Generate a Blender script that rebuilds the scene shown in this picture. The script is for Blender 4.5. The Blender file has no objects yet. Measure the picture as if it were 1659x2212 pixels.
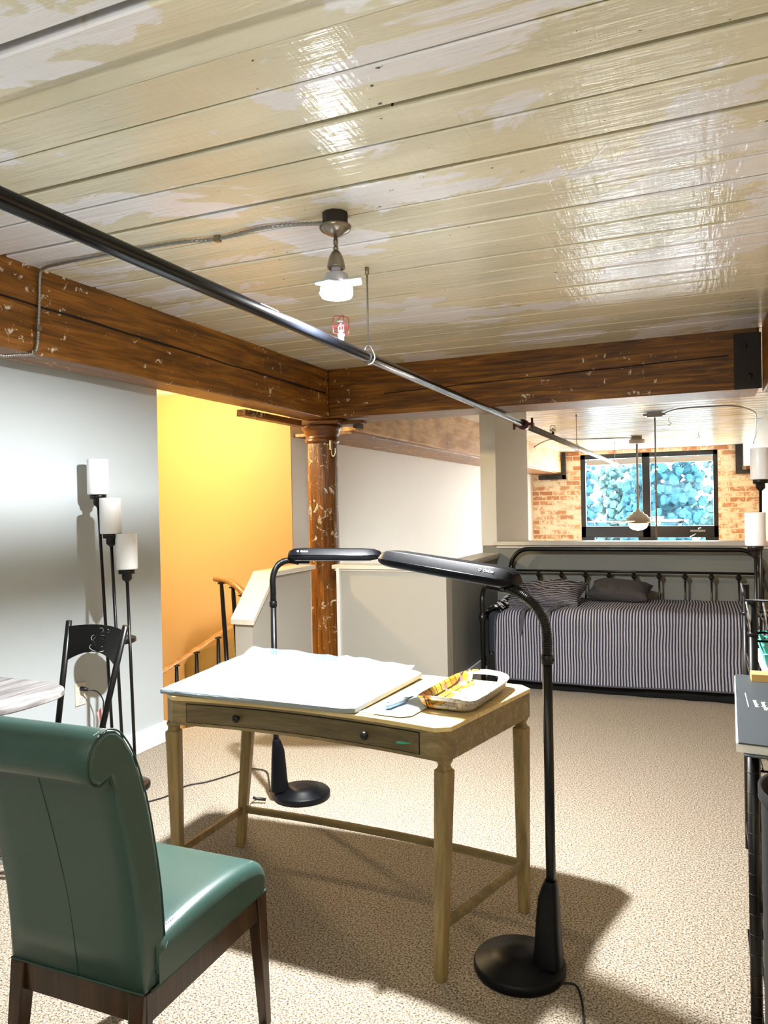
import bpy, bmesh, math, random
from mathutils import Vector, Matrix, noise as mnoise
random.seed(7)
scene = bpy.context.scene
COL = scene.collection
PI = math.pi

# ------------------------------------------------------------------ camera
yaw, pit, rol = 0.39581184, -0.00714049, -0.01940889
fw = Vector((-math.sin(yaw)*math.cos(pit), math.cos(yaw)*math.cos(pit), math.sin(pit)))
rt = Vector((math.cos(yaw), math.sin(yaw), 0)); up = rt.cross(fw)
r2 = math.cos(rol)*rt + math.sin(rol)*up; u2 = -math.sin(rol)*rt + math.cos(rol)*up
cam_d = bpy.data.cameras.new('camera'); cam = bpy.data.objects.new('camera', cam_d); COL.objects.link(cam)
M = Matrix.Identity(4)
for i in range(3):
    M[i][0] = r2[i]; M[i][1] = u2[i]; M[i][2] = -fw[i]
M[0][3], M[1][3], M[2][3] = 0, 0, 1.45
cam.matrix_world = M
cam_d.sensor_fit = 'HORIZONTAL'; cam_d.sensor_width = 36; cam_d.lens = 1624.424/1659*36
cam_d.clip_start = 0.05; cam_d.clip_end = 300
scene.camera = cam

# ------------------------------------------------------------------ world and lights
w = bpy.data.worlds.new('world'); scene.world = w; w.use_nodes = True
bg = w.node_tree.nodes['Background']; bg.inputs[0].default_value = (0.93, 0.97, 1.0, 1); bg.inputs[1].default_value = 29.0
scene.view_settings.view_transform = 'Standard'; scene.view_settings.look = 'None'
scene.view_settings.exposure = 0.34; scene.view_settings.gamma = 1
scene.view_settings.use_curve_mapping = False

def light(name, kind, loc, energy, color, **k):
    d = bpy.data.lights.new(name, kind); d.energy = energy; d.color = color
    for a, b in k.items(): setattr(d, a, b)
    o = bpy.data.objects.new(name, d); COL.objects.link(o); o.location = loc
    return o
light('loft_bulb_light', 'AREA', (-1.275, 2.62, 2.254), 205, (0.96, 0.985, 1.0), shape='DISK', size=0.09)
light('loft_bulb_glow', 'POINT', (-1.275, 2.62, 2.225), 5, (0.97, 0.99, 1.0), shadow_soft_size=0.05)
light('stairwell_light', 'POINT', (-4.4, 4.8, 2.33), 225, (1.0, 0.77, 0.43), shadow_soft_size=0.05)
rl_ = light('rear_fill_uplight', 'AREA', (-0.6, -1.3, 1.7), 108, (1.0, 0.99, 0.95), shape='DISK', size=1.6); rl_.rotation_euler = (PI, 0, 0)  # unseen fill light added behind the camera to brighten the ceiling
light('fan_light', 'POINT', (-0.965, 13.69, 0.93), 60, (1.0, 0.72, 0.45), shadow_soft_size=0.08)
po = light('window_portal', 'AREA', (-1.0, 17.35, 0.0), 1, (1, 1, 1), shape='RECTANGLE', size=2.7, size_y=4.9)
po.rotation_euler = (-PI/2, 0, 0); po.data.cycles.is_portal = True

# ------------------------------------------------------------------ material helpers
def hexc(s):
    s = s.lstrip('#'); v = [int(s[i:i+2], 16)/255 for i in (0, 2, 4)]
    return tuple((c/12.92 if c <= 0.04045 else ((c+0.055)/1.055)**2.4) for c in v) + (1,)
class NT:
    def __init__(s, name):
        s.m = bpy.data.materials.new(name); s.m.use_nodes = True; s.t = s.m.node_tree
        s.b = s.t.nodes['Principled BSDF']
    def n(s, typ, ins=None, **a):
        nd = s.t.nodes.new(typ)
        for k, v in a.items(): setattr(nd, k, v)
        for k, v in (ins or {}).items():
            if isinstance(v, bpy.types.NodeSocket): s.t.links.new(v, nd.inputs[k])
            else: nd.inputs[k].default_value = v
        return nd
    def coord(s, sc=(1, 1, 1), rot=(0, 0, 0), loc=(0, 0, 0)):
        tc = s.n('ShaderNodeTexCoord')
        return s.n('ShaderNodeMapping', {0: tc.outputs['Object'], 'Scale': sc, 'Rotation': rot, 'Location': loc}).outputs[0]
    def noise(s, vec, scale, detail=4, rough=0.55, dist=0.0):
        return s.n('ShaderNodeTexNoise', {'Vector': vec, 'Scale': scale, 'Detail': detail, 'Roughness': rough, 'Distortion': dist}).outputs[0]
    def ramp(s, f, stops, interp='LINEAR'):
        r = s.n('ShaderNodeValToRGB', {0: f}); e = r.color_ramp; e.interpolation = interp
        while len(e.elements) < len(stops): e.elements.new(0.5)
        for el, (p, c) in zip(e.elements, stops):
            el.position = p; el.color = c if len(c) == 4 else (*c, 1)
        return r.outputs[0]
    def mix(s, f, a, b, mode='MIX'):
        nd = s.n('ShaderNodeMix', data_type='RGBA', blend_type=mode)
        for k, v in ((0, f), (6, a), (7, b)):
            if isinstance(v, bpy.types.NodeSocket): s.t.links.new(v, nd.inputs[k])
            else: nd.inputs[k].default_value = v
        return nd.outputs[2]
    def math(s, op, a, b=0.0, c=0.0):
        nd = s.n('ShaderNodeMath', {0: a, 1: b, 2: c}, operation=op); return nd.outputs[0]
    def sep(s, v):
        return s.n('ShaderNodeSeparateXYZ', {0: v}).outputs
    def bump(s, h, strength=0.3, dist=0.01):
        b = s.n('ShaderNodeBump', {'Height': h, 'Strength': strength, 'Distance': dist})
        s.t.links.new(b.outputs[0], s.b.inputs['Normal'])
    def set(s, color=None, rough=0.5, metal=0.0, spec=None, **k):
        d = {'Base Color': color, 'Roughness': rough, 'Metallic': metal}
        if spec is not None: d['Specular IOR Level'] = spec
        d.update(k)
        for kk, v in d.items():
            if v is None: continue
            if isinstance(v, bpy.types.NodeSocket): s.t.links.new(v, s.b.inputs[kk])
            else: s.b.inputs[kk].default_value = v
        return s.m
K = (0, 0, 0, 1); W1 = (1, 1, 1, 1)
def plain(name, color, rough=0.5, metal=0.0, var=0.06, scale=8, bump=0.0, bscale=60, spec=None, coat=0.0):
    t = NT(name); v = t.coord(); c = hexc(color) if isinstance(color, str) else color
    f = t.noise(v, scale)
    d = tuple(max(0, x*(1-var*2)) for x in c[:3]) + (1,); l = tuple(min(1, x*(1+var)) for x in c[:3]) + (1,)
    if bump: t.bump(t.noise(v, bscale, 3), bump, 0.004)
    kw = {'Coat Weight': coat} if coat else {}
    return t.set(t.mix(f, d, l), rough, metal, spec, **kw)
def wood(name, dark, mid, light_, axis=0, scale=1.0, rough=0.4, flakes=0.0, crack=0.0, spec=0.4, bump=0.15, flake_scale=9):
    t = NT(name); sc = [14*scale]*3; sc[axis] = 1.1*scale
    v = t.coord(tuple(sc)); f = t.noise(v, 1.0, 6, 0.6, 1.6)
    sc2 = [60*scale]*3; sc2[axis] = 3*scale
    g = t.noise(t.coord(tuple(sc2)), 1.0, 4, 0.6, 0.5)
    c = t.ramp(f, [(0.3, hexc(dark)), (0.5, hexc(mid)), (0.7, hexc(light_))])
    c = t.mix(t.ramp(g, [(0.36, (0.62, 0.62, 0.62, 1)), (0.55, K)]), c, hexc(dark))
    hh = g
    if flakes:
        o = t.coord()
        a = t.noise(o, flake_scale, 8, 0.75, 0.6); b = t.noise(o, 1.7, 3, 0.6)
        m = t.math('ADD', a, t.math('MULTIPLY', b, 0.35))
        mk = t.ramp(m, [(0.86-flakes, K), (0.875-flakes, W1)])
        c = t.mix(mk, c, hexc('#d8d0bc')); hh = t.math('ADD', g, t.math('MULTIPLY', mk, 0.8))
    t.bump(hh, bump*1.6, 0.012)
    return t.set(c, rough, 0, spec)

# ---- surfaces
def m_carpet():
    t = NT('carpet_pile'); v = t.coord()
    a = t.noise(v, 150, 3, 0.75); b = t.noise(v, 60, 2, 0.6); d = t.noise(v, 1.3, 3)
    c = t.ramp(a, [(0.36, hexc('#352b20')), (0.44, hexc('#857562')), (0.53, hexc('#b8ac9a')), (0.64, hexc('#d8d0c4'))])
    c = t.mix(t.math('MULTIPLY', d, 0.25), c, hexc('#8d7c66'))
    t.bump(t.math('ADD', a, t.math('MULTIPLY', b, 0.7)), 0.9, 0.012)
    return t.set(c, 0.95, 0, 0.1)
def m_ceiling():
    t = NT('ceiling_paint_patched'); v = t.coord()
    big = t.noise(t.coord((0.9, 1.6, 1), loc=(3.1, 0.4, 0)), 1.0, 6, 0.62, 0.8)
    rnd = t.noise(t.coord((0.35, 4.2, 1)), 1.0, 1, 0.5)
    m = t.math('ADD', big, t.math('MULTIPLY', rnd, 0.35))
    mk = t.ramp(m, [(0.695, K), (0.715, W1)])
    base = t.ramp(t.noise(t.coord((0.8, 3.0, 1)), 1.0, 3, 0.5, 0.3), [(0.35, hexc('#cac7b0')), (0.5, hexc('#d6d3bd')), (0.65, hexc('#e0dec9'))])
    warm = t.noise(t.coord((1.1, 1.1, 1), loc=(8, 1, 0)), 1.0, 2)
    base = t.mix(t.ramp(warm, [(0.52, K), (0.66, (0.5, 0.5, 0.5))]), base, hexc('#e2d6b4'))
    c = t.mix(mk, base, hexc('#e4e6ec'))
    spots = t.noise(t.coord((1, 1.4, 1)), 30, 2, 0.5)
    big2 = t.noise(v, 3.0, 2)
    sp = t.ramp(t.math('ADD', spots, t.math('MULTIPLY', big2, 0.3)), [(0.935, K), (0.945, W1)])
    c = t.mix(sp, c, hexc('#3c382c'))
    wv = t.noise(t.coord((2.5, 40, 1)), 1.0, 4, 0.6, 0.6); wv2 = t.noise(t.coord((55, 6, 1)), 1.0, 2, 0.5)
    t.bump(t.math('ADD', t.math('ADD', wv, t.math('MULTIPLY', wv2, 0.5)), t.math('MULTIPLY', mk, 0.15)), 0.32, 0.012)
    return t.set(c, 0.17, 0, 0.8)
def m_wall(name, col, bump=0.05, rough=0.6):
    t = NT(name); v = t.coord(); c = hexc(col)
    f = t.noise(v, 1.2, 3)
    t.bump(t.noise(v, 180, 2), bump, 0.002)
    return t.set(t.mix(f, tuple(x*0.94 for x in c[:3])+(1,), c), rough, 0, 0.3)
def m_brick(name, axis):
    t = NT(name)
    rot = (PI/2, 0, 0) if axis == 'y' else (PI/2, 0, PI/2)
    tc = t.n('ShaderNodeTexCoord'); s = t.sep(tc.outputs['Object'])
    hv = s[0] if axis == 'y' else s[1]
    vec = t.n('ShaderNodeCombineXYZ', {0: hv, 1: s[2], 2: 0.0}).outputs[0]
    br = t.n('ShaderNodeTexBrick', {'Vector': vec, 'Color1': (0.15, 0.15, 0.15, 1), 'Color2': (0.95, 0.95, 0.95, 1), 'Mortar': (0.5, 0.5, 0.5, 1), 'Scale': 1.0,
             'Mortar Size': 0.012, 'Mortar Smooth': 0.3, 'Brick Width': 0.30, 'Row Height': 0.108}, offset=0.5)
    o = tc.outputs['Object']
    fl = t.noise(o, 7, 8, 0.75, 0.5); rough_n = t.noise(o, 28, 5, 0.7)
    bc = t.ramp(br.outputs[0], [(0.0, hexc('#9c6242')), (0.35, hexc('#b98259')), (0.6, hexc('#c79a72')), (1.0, hexc('#b0714e'))])
    m = t.math('ADD', t.math('MULTIPLY', fl, 0.9), t.math('MULTIPLY', br.outputs[0], 0.22))
    mk = t.ramp(m, [(0.52, K), (0.61, W1)])
    c = t.mix(mk, bc, hexc('#e2d3b6'))
    c = t.mix(br.outputs[1], c, hexc('#dccaa8'))
    c = t.mix(t.ramp(rough_n, [(0.3, W1), (0.4, K)]), c, hexc('#7b6148'))
    t.bump(t.math('SUBTRACT', t.math('MULTIPLY', rough_n, 0.4), br.outputs[1]), 0.6, 0.015)
    return t.set(c, 0.85, 0, 0.2)
def m_plywood():
    t = NT('raw_plywood'); v = t.coord((1, 1.2, 7)); f = t.noise(v, 1.4, 5, 0.6, 3.0)
    k = t.noise(t.coord(), 9, 2, 0.5); s = t.noise(t.coord((1, 4, 1)), 1.2, 3)
    w_ = t.n('ShaderNodeTexWave', {'Vector': t.coord((1, 0.6, 3)), 'Scale': 2.2, 'Distortion': 9.0, 'Detail': 3.0}).outputs[0]
    c = t.mix(w_, hexc('#b98f62'), hexc('#d9b78a')); c = t.mix(t.ramp(f, [(0.4, K), (0.75, (0.6, 0.6, 0.6))]), c, hexc('#9c7248'))
    c = t.mix(t.ramp(s, [(0.55, K), (0.7, (0.5, 0.5, 0.5))]), c, hexc('#8f8172'))
    c = t.mix(t.ramp(k, [(0.72, K), (0.74, W1)]), c, hexc('#4a321e'))
    return t.set(c, 0.6, 0, 0.3)
def m_stripe(name, axis, period, light_, dark, warp=0.012, duty=0.5, wscale=2.0, swirl=False):
    t = NT(name); v = t.coord(); s = t.sep(v)
    wn = t.math('MULTIPLY', t.math('SUBTRACT', t.noise(v, wscale, 3), 0.5), warp*2)
    x = t.math('ADD', s[axis], wn)
    p = t.math('PINGPONG', t.math('DIVIDE', x, period), 0.5)
    mk = t.ramp(p, [(0.5-duty*0.5-0.06+0.0, K), (0.5-duty*0.5+0.06, W1)])
    big = t.noise(t.coord(tuple(4.0 if i == axis else 0.15 for i in range(3))), 1.0, 2)
    lc = t.mix(big, hexc(light_), hexc('#8e8a92'))
    quil = t.noise(v, 45, 3, 0.6)
    c = t.mix(mk, hexc(dark), lc); c = t.mix(t.math('MULTIPLY', quil, 0.35), c, hexc(dark))
    t.bump(t.math('ADD', t.math('MULTIPLY', mk, 0.5), quil), 0.5, 0.006)
    return t.set(c, 0.85, 0, 0.15)
def m_film():
    t = NT('clear_plastic_film'); v = t.coord()
    t.bump(t.noise(v, 7, 5, 0.62, 2.5), 0.9, 0.03)
    t.set((0.22, 0.30, 0.36, 1), 0.14, 0, 0.6)
    tr = t.n('ShaderNodeBsdfTransparent'); out = t.t.nodes['Material Output']
    mx = t.n('ShaderNodeMixShader', {0: 0.34, 1: tr.outputs[0], 2: t.b.outputs[0]})
    t.t.links.new(mx.outputs[0], out.inputs[0]); return t.m
def m_glass():
    t = NT('window_glass'); t.set((1, 1, 1, 1), 0.02, 0, 0.5)
    tr = t.n('ShaderNodeBsdfTransparent'); gl = t.n('ShaderNodeBsdfGlossy', {'Roughness': 0.02}); out = t.t.nodes['Material Output']
    mx = t.n('ShaderNodeMixShader', {0: 0.05, 1: tr.outputs[0], 2: gl.outputs[0]})
    t.t.links.new(mx.outputs[0], out.inputs[0]); return t.m
def m_emit(name, col, strength):
    t = NT(name); t.set(hexc(col), 0.4)
    t.b.inputs['Emission Color'].default_value = hexc(col); t.b.inputs['Emission Strength'].default_value = strength
    return t.m
def m_tray():
    t = NT('printed_tray_melamine'); v = t.coord(); s = t.sep(v)
    n1 = t.noise(v, 14, 3, 0.6)
    # illustrated strip along the left side (object x < 0): blocks of orange and yellow with dark outlines
    vec = t.n('ShaderNodeCombineXYZ', {0: t.math('ADD', s[1], t.math('MULTIPLY', n1, 0.02)), 1: s[0], 2: 0.0}).outputs[0]
    br = t.n('ShaderNodeTexBrick', {'Vector': vec, 'Color1': hexc('#b0661a'), 'Color2': hexc('#b89a34'), 'Mortar': hexc('#3a2a1c'), 'Scale': 1.0,
             'Mortar Size': 0.003, 'Brick Width': 0.045, 'Row Height': 0.03})
    pink = t.mix(t.ramp(t.noise(v, 17, 1), [(0.60, K), (0.62, W1)]), br.outputs[0], hexc('#b0605a'))
    x = t.math('ADD', s[0], t.math('MULTIPLY', t.math('SUBTRACT', n1, 0.5), 0.10))
    mk = t.ramp(t.math('ADD', t.math('MULTIPLY', x, 4.0), 0.5), [(0.34, W1), (0.35, K)])
    sc = t.noise(v, 26, 2, 0.5, 1.5)
    line = t.ramp(sc, [(0.49, K), (0.503, W1), (0.515, W1), (0.528, K)])
    rg = t.ramp(t.noise(v, 5, 1), [(0.50, K), (0.54, W1)])
    wh = t.mix(t.math('MULTIPLY', line, rg), hexc('#a09c92'), hexc('#1c1816'))
    return t.set(t.mix(mk, wh, pink), 0.25, 0, 0.5)

MT = {}
MT['carpet'] = m_carpet(); MT['ceil'] = m_ceiling()
MT['grey_wall'] = m_wall('grey_paint', '#b0b7b9'); MT['grey_half'] = m_wall('warm_grey_paint', '#a8a49a'); MT['grey_half_shaded'] = m_wall('warm_grey_paint_shaded', '#80817c')  # last grey is the half wall paint darkened for the shade by the daybed
MT['white_wall'] = m_wall('white_paint', '#dadad4', 0.25); MT['yellow'] = m_wall('golden_yellow_paint', '#ab8450', 0.08)
MT['trim'] = plain('white_trim_paint', '#e6e5e0', 0.35); MT['ledge'] = plain('ledge_paint', '#d5d0c4', 0.3)
MT['brick_y'] = m_brick('worn_whitewashed_brick', 'y'); MT['brick_x'] = m_brick('worn_whitewashed_brick_side', 'x')
MT['beam_y'] = wood('stained_timber_along_depth', '#4a2c0a', '#85541a', '#a66f26', 1, 1, 0.42, flakes=0.06, flake_scale=16)
MT['beam_x'] = wood('stained_timber_across', '#3c2208', '#74480f', '#9c6a20', 0, 1, 0.42, flakes=0.03, flake_scale=16)
MT['column'] = wood('peeling_column_wood', '#3a1f06', '#7a480f', '#a3661c', 2, 1.3, 0.33, flakes=0.10, flake_scale=15, bump=0.4)
MT['capital'] = plain('brown_painted_iron', '#5e3510', 0.3, var=0.15)
MT['ply'] = m_plywood()
MT['black'] = plain('black_plastic', '#06070b', 0.42, bump=0.1, bscale=400, spec=0.16); MT['black_metal'] = plain('black_powder_coat', '#060607', 0.35, spec=0.3)
MT['bronze'] = plain('dark_bronze_metal', '#0b0807', 0.32, 0.0, spec=0.35); MT['bedmetal'] = plain('gunmetal_tube', '#0f0e0c', 0.3, 0.0, spec=0.4)
MT['pipe'] = plain('black_steel_pipe', '#0a0c10', 0.2, 0.3, var=0.2, scale=30); MT['pipe2'] = plain('galvanised_pipe', '#8c9094', 0.3, 0.9)
MT['steel'] = plain('galvanised_steel', '#9a9a98', 0.35, 0.9); MT['nickel'] = plain('brushed_nickel', '#8f877a', 0.28, 0.9)
MT['chrome'] = plain('bright_chrome', '#d5d8dc', 0.12, 1.0); MT['bulb_housing'] = plain('lamp_white_plastic', '#b9bcc8', 0.4)
MT['red'] = plain('red_enamel', '#8e1820', 0.4); MT['darkred'] = plain('dark_red_enamel', '#4a0f0e', 0.4)
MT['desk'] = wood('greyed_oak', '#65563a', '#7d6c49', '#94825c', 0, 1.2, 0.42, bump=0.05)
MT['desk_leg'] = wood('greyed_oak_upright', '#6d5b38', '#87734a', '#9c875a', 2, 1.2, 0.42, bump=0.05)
MT['drawer'] = wood('drawer_oak_shaded', '#4c4028', '#615337', '#736446', 0, 1.2, 0.42, bump=0.05)  # oak toned darker because the desk front lies in shade
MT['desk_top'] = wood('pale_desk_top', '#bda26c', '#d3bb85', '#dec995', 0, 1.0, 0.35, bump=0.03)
MT['teal'] = plain('teal_leather', '#2c4741', 0.36, var=0.05, scale=3, bump=0.10, bscale=220, spec=0.5)
MT['seam'] = plain('teal_seam', '#1c3a33', 0.6)
MT['walnut'] = wood('dark_walnut', '#1c1208', '#32200f', '#452d18', 2, 1.3, 0.3, bump=0.04)
MT['greywood'] = wood('grey_weathered_laminate', '#5a5654', '#8b8786', '#b2afae', 1, 1.0, 0.4, bump=0.05)
MT['shade'] = plain('frosted_white_glass', '#e6e6e6', 0.35, var=0.01); MT['white'] = plain('white_plastic', '#e9e9e6', 0.4, var=0.02)
MT['board'] = plain('white_foam_board', '#868c90', 0.5, var=0.02); MT['film'] = m_film(); MT['glass'] = m_glass()
MT['quilt'] = m_stripe('striped_quilt', 0, 0.0215, '#c3c0c6', '#2b2b38', 0.02)
MT['pillow_stripe'] = m_stripe('striped_sham', 2, 0.013, '#8d8680', '#2e2c33', 0.02, 0.45, 7)
MT['charcoal'] = plain('charcoal_cloth', '#3a3637', 0.9, bump=0.2, bscale=300); MT['navy'] = plain('navy_sheet', '#20242e', 0.9, bump=0.2, bscale=80)
MT['hem'] = plain('grey_binding', '#45434a', 0.85); MT['hem_shade_and_bin'] = plain('black_hem_shade_and_bin', '#060608', 0.95)
MT['plate'] = plain('ivory_wall_plate', '#cfc8b8', 0.4); MT['tag'] = plain('pink_paper_tag', '#e3a3a6', 0.6, var=0.25, scale=60)
MT['mat_blue'] = plain('blue_grey_cutting_mat', '#a9bccb', 0.4, var=0.03); MT['kraft'] = plain('tan_card', '#d9b57c', 0.7)
MT['knife'] = plain('grey_knife_plastic', '#8fa0ad', 0.35); MT['tray'] = m_tray(); MT['green'] = plain('green_paint_smear', '#3f9a7c', 0.4)
MT['book'] = plain('slate_cover', '#3c4347', 0.5, var=0.04, scale=2); MT['paper'] = plain('white_paper', '#efefec', 0.7, var=0.02)
MT['mint'] = plain('mint_plastic', '#63c8b8', 0.4); MT['gold_paper'] = plain('manila_card', '#d8ac66', 0.7)
MT['lower'] = wood('lower_floor_oak', '#6b4a28', '#8c6640', '#a47c52', 1, 0.6, 0.4)
MT['fanwhite'] = plain('fan_cream_metal', '#8f8574', 0.35); MT['bowl'] = m_emit('lit_fan_bowl', '#ffe0a8', 5.0)
MT['led'] = m_emit('lit_lamp_panel', '#ffffff', 4.0)
MT['frame'] = plain('black_window_frame', '#08080a', 0.4); MT['rail_wood'] = wood('oak_handrail', '#7c5224', '#976a34', '#b08248', 0, 2, 0.4)
MT['cord'] = plain('black_rubber_cord', '#08080a', 0.5); MT['iron'] = plain('dark_iron_bracket', '#1c120c', 0.6, var=0.3)
MT['tan_wall'] = plain('olive_panel_paint', '#6e5628', 0.6); MT['flowers'] = plain('dried_flowers', '#c9b48c', 0.8, var=0.4, scale=40)
MT['crack'] = plain('timber_check', '#120a04', 0.9)

# ------------------------------------------------------------------ mesh builder
class G:
    def __init__(s, xf=None): s.v = []; s.f = []; s.sm = []; s.xf = xf
    def add(s, vs, fs, smooth=False, xf=None):
        b = len(s.v)
        for p in vs:
            p = Vector(p)
            if xf: p = xf @ p if isinstance(xf, Matrix) else xf(p)
            if s.xf: p = s.xf @ p if isinstance(s.xf, Matrix) else s.xf(p)
            s.v.append(p)
        for f in fs: s.f.append([b+i for i in f]); s.sm.append(smooth)
        return s
    def box(s, a, b, xf=None):
        x0, y0, z0 = a; x1, y1, z1 = b
        vs = [(x0, y0, z0), (x1, y0, z0), (x1, y1, z0), (x0, y1, z0), (x0, y0, z1), (x1, y0, z1), (x1, y1, z1), (x0, y1, z1)]
        return s.add(vs, [(3, 2, 1, 0), (4, 5, 6, 7), (0, 1, 5, 4), (1, 2, 6, 5), (2, 3, 7, 6), (3, 0, 4, 7)], xf=xf)
    def prism(s, poly, z0, z1, smooth=False, xf=None):
        n = len(poly); vs = [(x, y, z0) for x, y in poly] + [(x, y, z1) for x, y in poly]
        s.add(vs, [list(range(n))[::-1], list(range(n, 2*n))], False, xf); 
        b = len(s.v)-2*n
        for i in range(n):
            j = (i+1) % n; s.f.append([b+i, b+j, b+n+j, b+n+i]); s.sm.append(smooth)
        return s
    def extrude(s, prof, axis_pts, smooth=True):
        """prof: list of 3d offset points at start; axis_pts: (offset0, offset1)"""
        n = len(prof); a, b = Vector(axis_pts[0]), Vector(axis_pts[1])
        vs = [Vector(p)+a for p in prof] + [Vector(p)+b for p in prof]
        base = len(s.v); s.add(vs, [])
        s.f += [[base+i for i in range(n)][::-1], [base+n+i for i in range(n)]]; s.sm += [False, False]
        for i in range(n):
            j = (i+1) % n; s.f.append([base+i, base+j, base+n+j, base+n+i]); s.sm.append(smooth)
        return s
    def tube(s, pts, r, n=10, closed=False, caps=True, flat=None):
        pts = [Vector(p) for p in pts]; m = len(pts)
        rs = r if isinstance(r, (list, tuple)) else [r]*m
        rings = []; prev = None
        for i, p in enumerate(pts):
            if closed: t = (pts[(i+1) % m]-pts[i-1])
            else: t = pts[min(i+1, m-1)]-pts[max(i-1, 0)]
            if t.length < 1e-9: t = Vector((0, 0, 1))
            t.normalize()
            if prev is None:
                a = Vector((0, 0, 1)) if abs(t.z) < 0.9 else Vector((1, 0, 0)); u = t.cross(a).normalized()
            else:
                u = prev - t*prev.dot(t)
                if u.length < 1e-6: u = t.orthogonal()
                u.normalize()
            prev = u; v = t.cross(u)
            rings.append([p + (u*math.cos(2*PI*k/n) + v*math.sin(2*PI*k/n))*rs[i] for k in range(n)])
        vs = [q for rg in rings for q in rg]; fs = []
        for i in range(m if closed else m-1):
            for k in range(n):
                a = i*n+k; b = i*n+(k+1) % n; c = ((i+1) % m)*n+(k+1) % n; d = ((i+1) % m)*n+k
                fs.append((a, b, c, d))
        s.add(vs, fs, True)
        if caps and not closed:
            b = len(s.v)-len(vs)
            s.f.append([b+k for k in range(n)][::-1]); s.f.append([b+(m-1)*n+k for k in range(n)]); s.sm += [False, False]
        return s
    def lathe(s, prof, o=(0, 0, 0), n=28, xf=None, smooth=True, caps=True, sx=1, sy=1):
        o = Vector(o); vs = []; fs = []
        for r, z in prof:
            for k in range(n): vs.append((o.x+r*sx*math.cos(2*PI*k/n), o.y+r*sy*math.sin(2*PI*k/n), o.z+z))
        for i in range(len(prof)-1):
            for k in range(n): fs.append((i*n+k, i*n+(k+1) % n, (i+1)*n+(k+1) % n, (i+1)*n+k))
        s.add(vs, fs, smooth, xf)
        b = len(s.v)-len(vs)
        if caps:
            s.f.append([b+k for k in range(n)][::-1]); s.f.append([b+(len(prof)-1)*n+k for k in range(n)]); s.sm += [False, False]
        return s
    def grid(s, fn, nu, nv, smooth=True):
        vs = [fn(i/nu, j/nv) for j in range(nv+1) for i in range(nu+1)]; fs = []
        for j in range(nv):
            for i in range(nu):
                a = j*(nu+1)+i; fs.append((a, a+1, a+nu+2, a+nu+1))
        return s.add(vs, fs, smooth)
    def sphere(s, c, r, n=14, m=9, sc=(1, 1, 1)):
        prof = [(math.sin(PI*i/m)*r, -math.cos(PI*i/m)*r) for i in range(m+1)]
        vs = []; 
        c = Vector(c); fs = []
        for rr, z in prof:
            for k in range(n): vs.append(c+Vector((rr*math.cos(2*PI*k/n)*sc[0], rr*math.sin(2*PI*k/n)*sc[1], z*sc[2])))
        for i in range(m):
            for k in range(n): fs.append((i*n+k, i*n+(k+1) % n, (i+1)*n+(k+1) % n, (i+1)*n+k))
        return s.add(vs, fs, True)
    def build(s, name, mat, parent=None, bevel=0, seg=2, weld=False, solid=0, sub=0):
        off = Vector((0, 0, 0)); p = parent
        while p is not None: off += p.location; p = p.parent
        me = bpy.data.meshes.new(name)
        bm = bmesh.new(); vv = [bm.verts.new(v-off) for v in s.v]
        for f, sm in zip(s.f, s.sm):
            try: ff = bm.faces.new([vv[i] for i in f]); ff.smooth = sm
            except ValueError: pass
        bmesh.ops.remove_doubles(bm, verts=bm.verts, dist=1e-5)
        bmesh.ops.recalc_face_normals(bm, faces=bm.faces)
        bm.to_mesh(me); bm.free()
        me.materials.append(mat if not isinstance(mat, str) else MT[mat])
        o = bpy.data.objects.new(name, me); COL.objects.link(o); o.parent = parent
        if solid:
            md = o.modifiers.new('solid', 'SOLIDIFY'); md.thickness = solid
        if bevel:
            md = o.modifiers.new('bevel', 'BEVEL'); md.width = bevel; md.segments = seg; md.limit_method = 'ANGLE'; md.angle_limit = math.radians(40)
            for pl in me.polygons: pl.use_smooth = True
            md.harden_normals = True
        if sub:
            md = o.modifiers.new('sub', 'SUBSURF'); md.levels = sub; md.render_levels = sub
        return o
def thing(name, label, cat, loc=(0, 0, 0), group=None):
    o = bpy.data.objects.new(name, None); COL.objects.link(o); o.location = loc; o.empty_display_size = 0.1
    return tag(o, label, cat, group)
def tag(o, label=None, cat=None, group=None, kind=None):
    if label: o['label'] = label
    if cat: o['category'] = cat
    if group: o['group'] = group
    if kind: o['kind'] = kind
    return o
def solo(g, name, mat, label, cat, loc, group=None, kind=None, **k):
    e = bpy.data.objects.new('tmp', None); e.location = loc
    o = g.build(name, mat, e, **k); o.parent = None; o.location = loc
    bpy.data.objects.remove(e)
    return tag(o, label, cat, group, kind)
def struct(g, name, mat, label=None, **k):
    o = g.build(name, mat, **k); o['kind'] = 'structure'
    if label: o['label'] = label
    return o
def arc(c, r, a0, a1, n, ux, uy):
    c = Vector(c); ux = Vector(ux); uy = Vector(uy)
    return [c + ux*r*math.cos(math.radians(a0+(a1-a0)*i/n)) + uy*r*math.sin(math.radians(a0+(a1-a0)*i/n)) for i in range(n+1)]
def smooth_path(pts, k=8):
    pts = [Vector(p) for p in pts]; out = []
    for i in range(len(pts)-1):
        p0 = pts[max(i-1, 0)]; p1 = pts[i]; p2 = pts[i+1]; p3 = pts[min(i+2, len(pts)-1)]
        for j in range(k):
            t = j/k
            out.append(0.5*((2*p1)+(p2-p0)*t+(2*p0-5*p1+4*p2-p3)*t*t+(3*p1-p0-3*p2+p3)*t**3))
    return out+[pts[-1]]
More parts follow.
